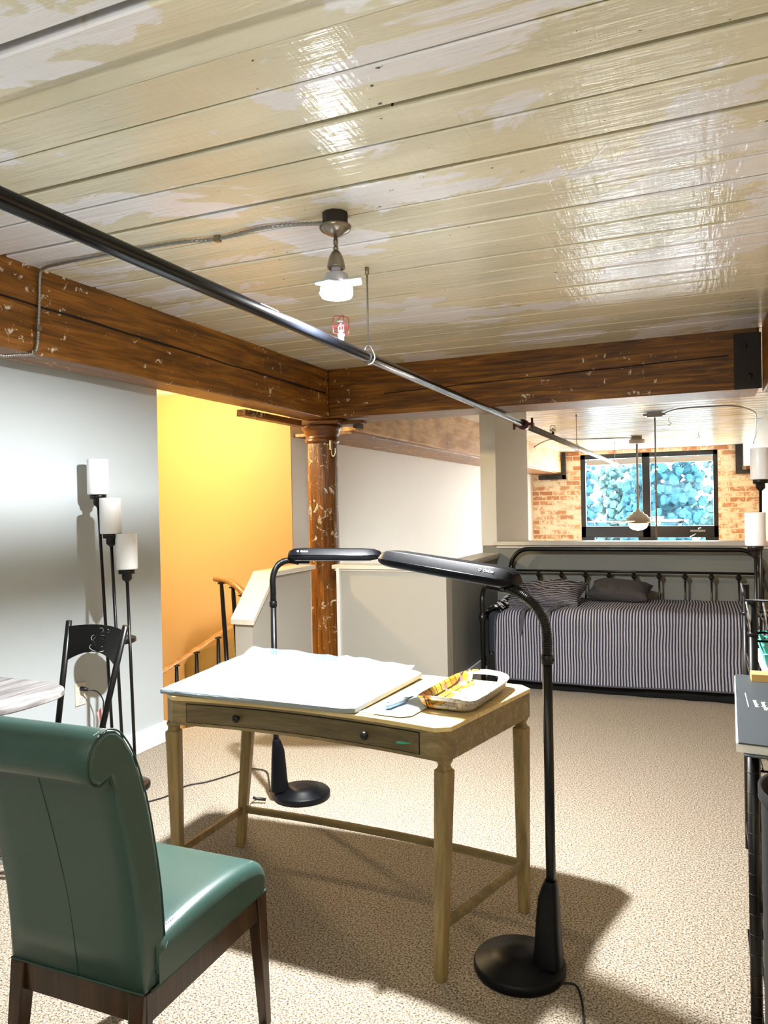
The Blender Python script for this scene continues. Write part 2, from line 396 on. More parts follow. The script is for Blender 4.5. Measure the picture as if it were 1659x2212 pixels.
def text(s, name, size, mat, parent, mtx, extrude=0.0003):
    """lettering as a mesh child; mtx places the text plane in the world"""
    cu = bpy.data.curves.new(name, 'FONT'); cu.body = s; cu.size = size; cu.extrude = extrude; cu.align_x = 'CENTER'; cu.align_y = 'CENTER'
    tmp = bpy.data.objects.new(name+'_c', cu); COL.objects.link(tmp)
    dg = bpy.context.evaluated_depsgraph_get(); dg.update()
    me = bpy.data.meshes.new_from_object(tmp.evaluated_get(dg)); bpy.data.objects.remove(tmp)
    off = Vector((0, 0, 0)); p = parent
    while p is not None: off += p.location; p = p.parent
    me.transform(Matrix.Translation(-off) @ mtx); me.materials.clear(); me.materials.append(MT[mat])
    o = bpy.data.objects.new(name, me); COL.objects.link(o); o.parent = parent
    return o

# ================================================================== SETTING
ZC = 2.584; ZB = 2.184
struct(G().prism([(-3.24, -2.5), (1.15, -2.5), (1.15, 7.14), (-1.91, 7.14), (-1.91, 5.57), (-3.0, 5.57), (-3.0, 4.35), (-3.24, 4.0)], -0.25, 0.0), 'floor', 'carpet', 'speckled beige loop carpet of the loft')
struct(G().box((-6.2, 3.6, -2.9), (1.3, 17.2, -2.8)), 'floor_lower', 'lower')
# board ceiling
ys = [-2.5, -2.2, -1.9, -1.6, -1.3, -1.0, -0.7, -0.4, -0.1, 0.16, 0.42, 0.68, 0.93, 1.14, 1.354, 1.51]
ys2 = [1.596, 1.784, 1.995, 2.184, 2.423, 2.67, 2.779, 2.958, 3.182, 3.383, 3.591, 3.783, 4.035, 4.234, 4.504, 4.74, 4.98, 5.22, 5.56, 5.85, 6.12]
y = 6.12
while y < 17.0: y += 0.235; ys2.append(min(y, 17.1))
gaps = {1.354: 0.020, 1.995: 0.016, 2.423: 0.015, 2.184: 0.007, 1.784: 0.004, 2.67: 0.004, 2.779: 0.003, 2.958: 0.010, 3.383: 0.009, 3.182: 0.006, 3.783: 0.008, 4.035: 0.008, 4.504: 0.010}
g = G()
def board(y0, y1, z, g0, g1):
    n = 40; xs = [-6.2 + 7.5*i/n for i in range(n+1)]; prev = None; vs = []
    for x in xs:
        j0 = y0+g0/2+0.0025*mnoise.noise((x*1.3, y0*9, 0)); j1 = y1-g1/2+0.0025*mnoise.noise((x*1.3, y1*9, 5)); zz = z+0.003*mnoise.noise((x*0.8, y0*5, 9))
        vs += [(x, j0, zz+0.03), (x, j0, zz+0.004), (x, j0+0.006, zz), (x, j1-0.006, zz), (x, j1, zz+0.004), (x, j1, zz+0.03)]
    fs = []
    for i in range(n):
        for k in range(5): a = i*6+k; fs.append((a, a+1, a+7, a+6))
    g.add(vs, fs, False)
for a, b in zip(ys[:-1], ys[1:]): board(a, b, ZC, 1.6*gaps.get(a, 0.006), 1.6*gaps.get(b, 0.006))
g.add([(x, y, z) for x in (-6.2, 1.3) for y, z in ((1.513, ZC+0.024), (1.548, ZC+0.020), (1.556, ZC+0.014), (1.59, ZC+0.001), (1.60, ZC))], [(k, k+1, k+6, k+5) for k in range(4)])
for a, b in zip(ys2[:-1], ys2[1:]): board(a, b, ZC, *((1.6*gaps.get(a, 0.006), 1.6*gaps.get(b, 0.006)) if a < 6.1 else (0.018, 0.018)))
struct(g, 'ceiling', 'ceil', 'painted plank ceiling with pale primer patches')
struct(G().box((-6.2, -2.6, ZC+0.032), (1.4, 17.3, ZC+0.12)), 'ceiling_deck', 'crack')
# walls
struct(G().box((-3.24, -2.5, 0), (-3.12, 3.81, ZC+0.03)), 'wall_left', 'grey_wall', 'cool grey painted wall')
struct(G().box((-3.3, -2.62, -0.25), (1.3, -2.5, ZC+0.03)), 'wall_rear', 'grey_wall')
struct(G().box((1.15, -2.5, -2.8), (1.28, 17.1, ZC+0.03)), 'wall_right', 'brick_x', 'worn brick side wall')
struct(G().box((-6.2, 6.06, -2.8), (-3.45, 6.072, ZC+0.03)), 'wall_stairwell', 'yellow', 'golden yellow stairwell wall')
struct(G().box((-6.32, 3.5, -2.8), (-6.2, 6.2, ZC+0.03)), 'wall_stairwell_side', 'yellow')
struct(G().box((-6.2, 3.69, -2.8), (-3.2401, 3.809, ZC+0.03)).box((-3.24, -2.5, -2.8), (-3.13, 3.8, -0.0)), 'wall_stairwell_near', 'grey_wall')
struct(G().box((-3.57, 6.073, -2.8), (-3.45, 17.0, ZC+0.03)), 'wall_void', 'white_wall', 'white plaster wall of the double-height space')
WX0, WX1, WZ1 = -2.385, 0.385, 2.50
g = G().box((-3.57, 17.0, -2.8), (WX0, 17.32, ZC+0.03)).box((WX1, 17.0, -2.8), (1.28, 17.32, ZC+0.03)).box((WX0, 17.0, WZ1), (WX1, 17.32, ZC+0.03)).box((WX0, 17.0, -2.8), (WX1, 17.32, -2.4))
struct(g, 'wall_far', 'brick_y', 'worn brick wall around the black window')
# tall window of the far wall
g = G()
FY0, FY1 = 17.02, 17.12
def fr(x0, z0, x1, z1, y0=FY0, y1=FY1): g.box((x0, y0, z0), (x1, y1, z1))
fr(WX0, -2.4, WX0+0.10, WZ1); fr(WX1-0.09, -2.4, WX1, WZ1); fr(WX0, WZ1-0.10, WX1, WZ1); fr(-1.10, -2.4, -0.94, WZ1); fr(WX0, 0.68, WX1, 0.925)
fr(WX0, -2.4, WX1, -2.2); fr(WX0, -0.9, WX1, -0.8)
fr(WX0+0.1, 0.5, WX0+0.28, 0.7); fr(-1.2, 0.5, -1.1, 0.7); fr(-0.94, 0.5, -0.84, 0.7); fr(0.13, 0.5, WX1-0.09, 0.7)
win = struct(g, 'window_1', 'frame', 'black framed tall window', bevel=0.006)
for i, (x0, x1) in enumerate(((WX0+0.1, -1.10), (-0.94, WX1-0.09))):
    o = G().box((x0, 17.06, -2.2), (x1, 17.066, WZ1-0.1)).build('pane', 'glass', win)
o = G().box((WX0+0.1, 17.25, WZ1-0.22), (WX1-0.09, 17.32, WZ1-0.1)).build('lintel', 'grey_half', win)
o = G().box((-0.16, 16.97, 0.80), (0.13, 17.02, 0.84)).tube([(0.0, 16.98, 0.84), (0.0, 16.95, 0.87), (0.05, 16.94, 0.88)], 0.012).tube([(-0.17, 16.98, 0.70), (-0.05, 16.95, 0.76)], 0.012).build('crank_handle', 'steel', win)
# half walls with ledges
H1 = 0.955
struct(G().box((-2.683, 5.43, -0.2), (-1.77, 5.57, H1)), 'wall_half_front', 'grey_half', 'grey half wall between column and bed')
struct(G().box((-1.91, 5.57, -0.25), (-1.77, 7.0, H1)), 'wall_half_side', 'grey_half_shaded')
prof = [(-3.0, 4.44, -0.2), (-3.0, 5.30, -0.2), (-3.0, 5.30, H1), (-3.0, 4.735, H1), (-3.0, 4.44, 0.655)]
struct(G().extrude(prof, ((0, 0, 0), (0.14, 0, 0)), False), 'wall_half_stairs', 'grey_half', 'grey half wall beside the stairs')
struct(G().box((-1.91, 7.0, -2.8), (1.15, 7.14, 1.06)), 'wall_half_far', 'grey_half_shaded', 'grey half wall behind the daybed')
struct(G().box((-1.92, 7.005, 1.06), (-1.77, 8.45, ZC+0.02)).box((-1.92, 7.14, -2.8), (-1.77, 8.45, 1.06)), 'wall_pier', 'white_wall', 'tall white wall end rising beside the far ledge')
def ledge(name, x0, y0, x1, y1, zt, o=0.025):
    return struct(G().box((x0-o, y0-o, zt-0.032), (x1+o, y1+o, zt)).box((x0-0.008, y0-0.008, zt-0.05), (x1+0.008, y1+0.008, zt-0.03)), name, 'ledge', bevel=0.005)
ledge('trim_1', -2.70, 5.43, -1.77, 5.57, 0.99)
struct(G().prism([(-1.935, 5.57), (-1.745, 5.60), (-1.745, 7.0), (-1.935, 7.0)], 0.958, 0.99).box((-1.92, 5.6, 0.94), (-1.755, 7.0, 0.96)), 'trim_2', 'ledge', bevel=0.005)
pr = [(0, 5.345, 0.96), (0, 5.345, 0.995), (0, 4.725, 0.995), (0, 4.42, 0.687), (0, 4.42, 0.648), (0, 4.738, 0.96)]
struct(G().extrude([(-3.025, p[1], p[2]) for p in pr], ((0, 0, 0), (0.19, 0, 0)), False), 'trim_3', 'ledge', 'pale ledge sloping down beside the stairs', bevel=0.004)
struct(G().box((-1.80, 6.96, 1.062), (1.15, 7.17, 1.10)).box((-1.77, 6.985, 1.035), (1.15, 7.155, 1.064)), 'trim_4', 'ledge', 'white ledge along the far half wall', bevel=0.005)
struct(G().box((-2.995, 5.301, 0), (-2.872, 5.335, 0.958)), 'trim_5', 'trim', bevel=0.003)
struct(G().box((-2.683, 5.40, 0), (-2.655, 5.45, 0.965)), 'trim_6', 'trim', bevel=0.003)
struct(G().box((-3.12, -2.5, 0), (-3.105, 3.809, 0.13)).box((-3.24, 3.8105, 0), (-3.1, 3.826, 0.129)), 'baseboard_left', 'trim', bevel=0.004)
struct(G().box((-1.77, 5.42, 0), (-1.755, 7.0, 0.10)).box((-2.65, 5.415, 0), (-1.755, 5.43, 0.10)), 'baseboard_half', 'trim', bevel=0.004)
struct(G().box((-1.755, 6.985, 0), (1.15, 7.0, 0.10)), 'baseboard_far', 'trim', bevel=0.004)
# dark curved panel low in the stairwell, seen through the balusters
def panel_f(u, v):
    return (-4.55+1.08*u, 5.93-0.05*math.sin(PI*u), -2.2+(2.2-0.02+0.40*u**0.62)*v)
struct(G().grid(panel_f, 24, 2), 'wall_stair_panel', 'tan_wall', 'dark curved panel low behind the stair balusters', solid=0.05)

# ================================================================== TIMBERS, COLUMN
def timber(name, a, b, axis, mat, label, crack_z=None, crack_face=None):
    n = 60; ax = axis; o = 1-ax
    def P(t, s, zt):
        L = a[ax]+(b[ax]-a[ax])*t
        c = [0, 0, 0]; c[ax] = L; c[o] = (a[o] if s == 0 else b[o]); c[2] = (a[2] if zt == 0 else b[2])
        q = 0.006*mnoise.noise((L*2.1, s*7.0+zt*3.0, a[2])); c[o] += q*(1 if s else -1); c[2] += 0.005*mnoise.noise((L*1.7, zt*5+s*2, 3.3)) if zt == 0 else 0
        return c
    vs = []; fs = []
    for i in range(n+1):
        t = i/n; vs += [P(t, 0, 0), P(t, 1, 0), P(t, 1, 1), P(t, 0, 1)]
    for i in range(n):
        for k in range(4): fs.append((i*4+k, i*4+(k+1) % 4, (i+1)*4+(k+1) % 4, (i+1)*4+k))
    fs += [(0, 1, 2, 3), (n*4, n*4+1, n*4+2, n*4+3)]
    loc = ((a[0]+b[0])/2, (a[1]+b[1])/2, a[2])
    ob = solo(G().add(vs, fs), name, mat, label, 'beam', loc, bevel=0.012, seg=2)
    return ob
bA = timber('timber_beam', (-3.02, -2.5, ZB), (-2.80, 6.1, ZC+0.02), 1, 'beam_y', 'orange-brown timber beam running above the grey and yellow walls')
bB = timber('timber_beam', (-2.80, 5.56, ZB+0.004), (0.39, 6.03, ZC+0.02), 0, 'beam_x', 'dark stained timber beam crossing the room above the daybed side')
# long drying checks in the two beams
def crack(parent, axis, off, z0, z1, a0, a1, th=0.006, seed=0):
    g = G(); n = 70; pts = []
    for i in range(n+1):
        t = i/n; L = a0+(a1-a0)*t; z = z0+(z1-z0)*t+0.008*mnoise.noise((L*2.3, seed, 0))+0.003*mnoise.noise((L*17, seed, 0))
        th_ = th*(0.35+0.9*abs(mnoise.noise((L*1.9, seed, 7)))+0.15)
        pts.append((L, z, th_))
    vs = []; fs = []
    for L, z, h in pts:
        for dz in (-h, h):
            vs.append((off, L, z+dz) if axis == 1 else (L, off, z+dz))
    for i in range(n): fs.append((2*i, 2*i+1, 2*i+3, 2*i+2))
    g.add(vs, fs); return g.build('drying_check', 'crack', parent, solid=0.004)
crack(bA, 1, -2.7935, ZB+0.235, ZB+0.20, 0.9, 5.5, 0.007, 1)
crack(bB, 0, 5.5535, ZB+0.17, ZB+0.235, -2.3, 0.2, 0.005, 2)
bP = timber('timber_beam', (-3.22, 6.1, 2.13), (-2.80, 17.0, ZC+0.02), 1, 'ply', 'raw plywood-faced beam above the white wall beyond the column')
G().box((-3.44, 6.1, 2.105), (-2.84, 17.0, 2.135)).build('nailer', 'beam_y', bP, bevel=0.004)
bR = timber('timber_beam', (0.86, 6.1, 2.13), (1.12, 17.0, ZC+0.02), 1, 'white_wall', 'whitewashed timber beam along the right brick wall')
bC = timber('timber_beam', (0.405, 4.6, ZB-0.03), (1.15, 5.56, ZC+0.02), 1, 'beam_y', 'short timber stub at the right edge where the cross beam ends')
# iron brackets
def bracket(label, g, loc):
    solo(g, 'iron_bracket', 'iron', label, 'bracket', loc, bevel=0.002)
bracket('dark iron plate on the right end of the cross beam', G().box((0.235, 5.540, ZB+0.0), (0.40, 5.556, ZC-0.03)).sphere((0.30, 5.54, 2.47), 0.018).sphere((0.33, 5.54, 2.27), 0.018), (0.31, 5.55, ZB))
bracket('iron angle bracket under the plywood beam at the left of the far brick wall', G().box((-2.78, 16.93, 1.98), (-2.70, 17.0, 2.58)).box((-3.30, 16.93, 1.98), (-2.70, 17.0, 2.08)).sphere((-2.74, 16.93, 2.45), 0.03).sphere((-2.9, 16.93, 2.03), 0.03).sphere((-3.1, 16.93, 2.03), 0.03), (-3.0, 16.97, 1.98))
bracket('iron angle bracket at the right of the far brick wall', G().box((0.72, 16.93, 1.98), (0.84, 17.0, 2.58)).box((0.84, 16.93, 1.98), (1.1, 17.0, 2.06)).sphere((0.78, 16.93, 2.40), 0.035).sphere((0.98, 16.93, 2.02), 0.03), (0.8, 16.97, 1.98))
# column
ct = thing('timber_column', 'round peeling stained wood column standing between the half walls', 'column', (-2.94, 5.705, 0))
def colf(u, v):
    a = 2*PI*u; z = 2.03*v; r = 0.130-0.004*v+0.0025*mnoise.noise((math.cos(a)*2, math.sin(a)*2, z*3))
    return (-2.94+r*math.cos(a), 5.705+r*math.sin(a), z)
G().grid(colf, 48, 60).build('shaft', 'column', ct)
G().lathe([(0.130, 1.99), (0.142, 2.0), (0.146, 2.015), (0.142, 2.03), (0.136, 2.04), (0.140, 2.06), (0.152, 2.075), (0.152, 2.09), (0.160, 2.10), (0.172, 2.12), (0.174, 2.135), (0.160, 2.142)], (-2.94, 5.705, 0), 40).build('capital', 'capital', ct)
G().box((-3.16, 5.56, 2.142), (-2.72, 5.85, 2.18)).box((-2.75, 5.62, 2.135), (-2.52, 5.70, 2.165)).build('bearing_plate', 'capital', ct, bevel=0.006)
G().box((-2.60, 5.60, 2.10), (-2.56, 5.72, 2.136)).build('bolt_block', 'iron', ct, bevel=0.003)
hk = thing('coat_hook', 'small metal hook screwed to the right of the wood column', 'hook', (-2.79, 5.63, 1.9))
G().tube(smooth_path([(-2.815, 5.63, 2.0), (-2.80, 5.60, 1.93), (-2.785, 5.58, 1.885), (-2.765, 5.57, 1.875), (-2.75, 5.57, 1.90), (-2.75, 5.57, 1.94)], 5), 0.006, 8).build('hook', 'nickel', hk)
G().box((-2.822, 5.60, 1.93), (-2.805, 5.63, 2.01)).build('back_plate', 'nickel', hk, bevel=0.002)
G().box((-3.12, 4.62, 2.145), (-3.0, 5.40, 2.184)).build
solo(G().box((-3.10, 4.66, 2.13), (-3.02, 5.50, 2.178)), 'timber_packer', 'beam_y', 'small timber packer under the left beam above the yellow wall', 'timber', (-3.06, 5.05, 2.13), bevel=0.003)

# ================================================================== PIPE AND CEILING FITTINGS
PX, PZ = -1.430, 2.158
pt = thing('sprinkler_pipe', 'long black and galvanised sprinkler pipe under the plank ceiling', 'pipe', (PX, 6.7, PZ))
G().tube([(PX, -2.4, PZ), (PX, 3, PZ), (PX, 6.7, PZ)], 0.0245, 20).build('black_section', 'pipe', pt)
G().tube([(PX, 6.7, PZ), (PX, 15.6, PZ+0.02)], 0.030, 18).build('galvanised_section', 'pipe2', pt)['label'] = 'bright galvanised pipe section'
G().tube([(PX, 6.64, PZ), (PX, 6.65, PZ), (PX, 6.76, PZ), (PX, 6.77, PZ)], [0.03, 0.046, 0.046, 0.03], 18).box((PX-0.09, 6.67, PZ-0.014), (PX+0.09, 6.74, PZ+0.014)).tube([(PX-0.08, 6.68, PZ-0.04), (PX-0.08, 6.68, PZ+0.04)], 0.011).tube([(PX+0.08, 6.68, PZ-0.04), (PX+0.08, 6.68, PZ+0.055)], 0.011).build('grooved_coupling', 'darkred', pt)['label'] = 'dark red bolted coupling'
G().tube([(PX, 15.55, PZ+0.02), (PX, 15.56, PZ+0.02), (PX, 15.64, PZ+0.02)], [0.03, 0.045, 0.045], 16).build('end_cap', 'steel', pt)
text('c UL US LISTED 175 PSI', 'pipe_print', 0.012, 'paper', pt, Matrix.Translation((PX+0.0175, 2.35, PZ+0.0175)) @ Matrix.Rotation(PI/2, 4, 'Z') @ Matrix.Rotation(math.radians(45), 4, 'X'), 0.0002)
def sprinkler(y, mat, cage, label, group=None, up_=1):
    t = pt
    b = PZ+0.022
    t = G().lathe([(0.013, 0), (0.013, 0.018), (0.016, 0.019), (0.016, 0.03), (0.010, 0.032), (0.009, 0.045)], (PX, y, b), 14).tube([(PX-0.012, y, b+0.04), (PX-0.013, y, b+0.06), (PX, y, b+0.078)], 0.003, 6).tube([(PX+0.012, y, b+0.04), (PX+0.013, y, b+0.06), (PX, y, b+0.078)], 0.003, 6).lathe([(0.002, 0.045), (0.002, 0.08)], (PX, y, b), 8).build('sprinkler_head', mat, t); t['label'] = label
    G().lathe([(0.003, 0.079), (0.019, 0.081), (0.017, 0.084), (0.003, 0.083)], (PX, y, b), 16).build('deflector', mat, t)
    g = G(); R = 0.036
    for k in range(4):
        a = PI/4+k*PI/2; c, s = math.cos(a)*R, math.sin(a)*R
        g.tube(smooth_path([(PX+c*0.3, y+s*0.3, b+0.03), (PX+c*0.9, y+s*0.9, b+0.03), (PX+c, y+s, b+0.042), (PX+c, y+s, b+0.09), (PX+c*0.8, y+s*0.8, b+0.104), (PX, y, b+0.107)], 4), 0.0018, 6)
    for z in (0.052, 0.062): g.tube([(PX+R*math.cos(q*PI/8), y+R*math.sin(q*PI/8), b+z) for q in range(16)], 0.0016, 6, closed=True)
    g.build('guard_cage', cage, t)
sprinkler(2.975, 'bulb_housing', 'red', 'small white sprinkler head in a red wire cage on the pipe below the ceiling lamp')
sprinkler(8.18, 'black_metal', 'black_metal', 'black caged sprinkler head on the far galvanised pipe')
def hanger(y, label, zt=ZC):
    t = thing('pipe_hanger', label, 'hanger', (PX, y, zt))
    G().tube([(PX, y, PZ+0.045), (PX, y, zt)], 0.0045, 8).build('threaded_rod', 'steel', t)
    G().lathe([(0.010, -0.035), (0.010, 0.0)], (PX, y, zt), 12).build('anchor', 'nickel', t)
    p = [(PX, y, PZ+0.055), (PX-0.012, y, PZ+0.05), (PX-0.030, y, PZ+0.01), (PX-0.031, y, PZ-0.008), (PX-0.02, y, PZ-0.026), (PX, y, PZ-0.033), (PX+0.02, y, PZ-0.026), (PX+0.031, y, PZ-0.008), (PX+0.030, y, PZ+0.01), (PX+0.012, y, PZ+0.05), (PX, y, PZ+0.055)]
    G().tube(smooth_path(p, 3), 0.0035, 6).build('clevis_ring', 'steel', t)
hanger(3.27, 'steel rod hanger holding the pipe just right of the ceiling lamp')
hanger(9.9, 'thin rod hanger on the pipe above the far half wall')
hanger(14.7, 'farthest rod hanger near the end of the pipe by the window')

# ceiling lamp
LX, LY = -1.275, 2.62
lt = thing('ceiling_lamp', 'brushed nickel ceiling lamp with glowing folding-panel bulb', 'ceiling lamp', (LX, LY, ZC))
G().lathe([(0.048, -0.052), (0.050, -0.05), (0.050, 0.0)], (LX, LY, ZC), 10, smooth=False).build('junction_box', 'iron', lt)
G().lathe([(0.012, -0.090), (0.03, -0.082), (0.056, -0.066), (0.062, -0.058), (0.062, -0.050), (0.054, -0.048)], (LX, LY, ZC), 36).build('canopy', 'nickel', lt)
G().tube([(LX, LY, ZC-0.08), (LX, LY, ZC-0.125)], 0.007, 12).sphere((LX, LY, ZC-0.135), 0.011).tube([(LX, LY, ZC-0.1), (LX, LY, ZC-0.12)], 0.0095, 10).build('swivel_stem', 'nickel', lt)
G().lathe([(0.008, -0.142), (0.016, -0.147), (0.026, -0.165), (0.032, -0.185), (0.035, -0.205), (0.036, -0.212), (0.033, -0.212), (0.030, -0.20), (0.006, -0.16)], (LX, LY, ZC), 30, caps=False).build('socket_cup', 'nickel', lt)
bl = G().tube([(LX, LY, ZC-0.17), (LX, LY, ZC-0.235)], 0.019, 20).lathe([(0.038, -0.232), (0.045, -0.236), (0.047, -0.262), (0.045, -0.268)], (LX, LY, ZC), 30).build('bulb_body', 'bulb_housing', lt)
g = G(); g2 = G()
for k in range(3):
    a = math.radians(20+120*k)
    xf = Matrix.Translation((LX, LY, ZC-0.272)) @ Matrix.Rotation(a, 4, 'Z') @ Matrix.Rotation(math.radians(8 if k else -6), 4, 'Y')
    g.box((0.012, -0.036, 0.0), (0.10, 0.036, 0.006), xf=xf); g2.box((0.016, -0.032, -0.006), (0.095, 0.032, 0.0), xf=xf)
g.build('bulb_wing', 'bulb_housing', bl, bevel=0.002); 
g2.lathe([(0.058, -0.322), (0.063, -0.314), (0.063, -0.288), (0.058, -0.279)], (LX, LY, ZC), 28).build('bulb_panel', 'led', bl)
# armoured cable from the lamp to the left beam
cp = smooth_path([(LX-0.05, LY, ZC-0.03), (-1.45, 2.625, ZC-0.012), (-1.6, 2.60, ZC-0.012), (-1.82, 2.625, ZC-0.012), (-1.99, 2.59, ZC-0.012), (-2.31, 2.58, ZC-0.012), (-2.64, 2.57, ZC-0.014), (-2.75, 2.585, ZC-0.02), (-2.782, 2.60, ZC-0.05), (-2.786, 2.60, 2.45), (-2.786, 2.59, 2.32), (-2.786, 2.58, 2.22), (-2.786, 2.55, 2.177), (-2.786, 2.46, 2.155), (-2.786, 2.37, 2.14), (-2.786, 2.2, 2.17)], 26)
rr = [0.0075+0.0013*math.sin(i*1.9) for i in range(len(cp))]
cab = thing('armoured_cable', 'ribbed metal cable running from the ceiling lamp down the left beam', 'cable', (-1.9, 2.6, ZC))
G().tube(cp, rr, 8).build('spiral_jacket', 'steel', cab)
for p in ((-1.82, 2.625, ZC-0.012), (-2.31, 2.58, ZC-0.012), (-2.786, 2.587, 2.30), (-2.786, 2.555, 2.18)):
    G().box((p[0]-0.012, p[1]-0.014, p[2]-0.012), (p[0]+0.012, p[1]+0.014, p[2]+0.012)).build('cable_staple', 'nickel', cab, bevel=0.003)

# ================================================================== FAR SPACE
FX, FY = -0.962, 13.693
ft = thing('ceiling_fan', 'cream ceiling fan with lit bowl hanging before the window', 'ceiling fan', (FX, FY, ZC))
G().lathe([(0.07, -0.14), (0.13, -0.12), (0.13, -0.06), (0.09, -0.05), (0.09, 0)], (FX, FY, ZC), 24).build('canopy', 'fanwhite', ft)
G().tube([(FX, FY, ZC-0.1), (FX, FY, 1.30)], 0.018, 10).build('down_rod', 'fanwhite', ft)
G().lathe([(0.02, 1.34), (0.05, 1.28), (0.09, 1.27), (0.10, 1.24), (0.15, 1.22), (0.16, 1.19), (0.20, 1.17), (0.20, 1.11), (0.18, 1.08), (0.15, 1.07)], (FX, FY, 0), 30).build('motor_housing', 'fanwhite', ft)
G().lathe([(0.165, 1.085), (0.165, 1.05), (0.14, 1.0), (0.09, 0.97), (0.01, 0.955)], (FX, FY, 0), 30).build('light_bowl', 'bowl', ft)['label'] = 'glowing glass bowl'
for k in range(5):
    a = math.radians(178+72*k)
    xf = Matrix.Translation((FX, FY, 1.115)) @ Matrix.Rotation(a, 4, 'Z') @ Matrix.Rotation(math.radians(11), 4, 'X')
    poly = [(0.17, -0.03), (0.28, -0.06), (0.8, -0.075), (0.86, -0.05), (0.86, 0.05), (0.8, 0.075), (0.28, 0.06), (0.17, 0.03)]
    G().prism(poly, -0.006, 0.006, xf=xf).build('blade', 'fanwhite', ft, bevel=0.002)
dp = thing('drop_rod', 'thin bare rod hanging from a grey ceiling box right of the fan', 'rod', (-0.49, 10.15, ZC))
G().box((-0.58, 10.08, ZC-0.07), (-0.40, 10.22, ZC-0.01)).box((-0.63, 10.11, ZC-0.05), (-0.36, 10.19, ZC-0.02)).build('ceiling_box', 'steel', dp, bevel=0.006)
G().tube([(-0.49, 10.15, ZC-0.05), (-0.495, 10.15, 0.3)], 0.009, 8).build('rod', 'fanwhite', dp)
solo(G().tube(smooth_path([(-0.38, 10.14, ZC-0.03), (-0.2, 9.75, ZC-0.025), (0.13, 9.70, ZC-0.025), (0.40, 9.75, ZC-0.03), (0.62, 10.2, ZC-0.05), (0.72, 11.0, 2.53), (0.80, 12.4, 2.50), (0.845, 13.2, 2.46), (0.85, 13.8, 2.38), (0.95, 14.0, 2.36), (1.13, 14.0, 2.36)], 8), 0.011, 8), 'conduit', 'steel', 'thin grey conduit from the ceiling box curving to the right brick wall', 'cable', (0.1, 10.0, ZC))
solo(G().tube(smooth_path([(-2.8, 14.0, 2.50), (-2.6, 13.7, ZC-0.03), (-2.3, 13.2, ZC-0.02), (-1.9, 13.5, ZC-0.02), (-1.2, 13.7, ZC-0.02), (-1.05, 13.69, ZC-0.03)], 8), 0.012, 8), 'conduit', 'steel', 'thin grey conduit feeding the ceiling fan from the left beam', 'cable', (-1.9, 13.6, ZC))
for i, (x, y, l) in enumerate(((-0.35, 11.0, 'screw hook in the far ceiling near the fan'), (0.02, 13.5, 'open eye hook in the far ceiling above the right pane'))):
    solo(G().tube(smooth_path([(x, y, ZC), (x, y, ZC-0.05), (x+0.025, y, ZC-0.075), (x, y, ZC-0.10), (x-0.02, y, ZC-0.08)], 4), 0.005, 6), 'ceiling_hook', 'nickel', l, 'hook', (x, y, ZC))
# trees outside
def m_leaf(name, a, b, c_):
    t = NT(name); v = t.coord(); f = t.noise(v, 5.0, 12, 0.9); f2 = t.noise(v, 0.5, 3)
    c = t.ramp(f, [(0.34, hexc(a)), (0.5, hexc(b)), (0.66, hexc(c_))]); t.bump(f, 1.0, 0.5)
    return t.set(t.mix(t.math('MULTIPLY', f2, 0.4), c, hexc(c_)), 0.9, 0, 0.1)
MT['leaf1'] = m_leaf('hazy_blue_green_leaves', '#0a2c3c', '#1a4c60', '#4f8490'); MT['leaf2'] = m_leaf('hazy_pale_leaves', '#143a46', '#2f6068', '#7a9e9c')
MT['bark'] = plain('tree_bark', '#4a5a60', 0.9)
def tree(x, y, zb, zt, rx, mat, label, seed):
    t = thing('tree', label, 'tree', (x, y, zb), 'trees outside the window')
    rnd = random.Random(seed)
    G().tube([(x, y, zb), (x+0.2, y, (zb+zt)/2)], [0.35, 0.2], 8).build('trunk', 'bark', t)
    g = G()
    for k in range(26):
        a = rnd.uniform(0, 2*PI); rr_ = rnd.uniform(0, 0.85)*rx; hh = rnd.uniform(0.28, 0.9)
        c = (x+rr_*math.cos(a)*(1.15-hh*0.6), y+rr_*math.sin(a)*0.5, zb+(zt-zb)*hh); r = rx*rnd.uniform(0.16, 0.30)
        n, m = 18, 12; vs = []; fs = []
        for i in range(m+1):
            for j in range(n):
                d = Vector((math.sin(PI*i/m)*math.cos(2*PI*j/n), math.sin(PI*i/m)*math.sin(2*PI*j/n), -math.cos(PI*i/m)))
                q = r*(1+0.38*mnoise.noise(d*2.6+Vector((k, seed, 0)))+0.22*mnoise.noise(d*7+Vector((k, seed, 3))))
                vs.append(Vector(c)+d*q)
        for i in range(m):
            for j in range(n): fs.append((i*n+j, i*n+(j+1) % n, (i+1)*n+(j+1) % n, (i+1)*n+j))
        g.add(vs, fs, False)
    for k in range(620):   # loose leaf clusters breaking up the outline
        a = rnd.uniform(0, 2*PI); hh = rnd.uniform(0.2, 1.02); rr_ = rx*(1.25-hh*0.55)*math.sqrt(rnd.uniform(0.05, 1.0))
        c = Vector((x+rr_*math.cos(a), y-0.8+rr_*math.sin(a)*0.5, zb+(zt-zb)*hh)); r = rnd.uniform(0.10, 0.30)
        vs = []; fs = []
        for i in range(5):
            for j in range(6):
                d = Vector((math.sin(PI*i/4)*math.cos(2*PI*j/6), math.sin(PI*i/4)*math.sin(2*PI*j/6), -math.cos(PI*i/4))); vs.append(c+d*r*rnd.uniform(0.6, 1.4))
        for i in range(4):
            for j in range(6): fs.append((i*6+j, i*6+(j+1) % 6, (i+1)*6+(j+1) % 6, (i+1)*6+j))
        g.add(vs, fs, False)
    g.build('foliage', mat, t)
tree(-6.9, 43, -10, 3.8, 2.5, 'leaf1', 'blue-green tree at the left of the left window pane', 1)
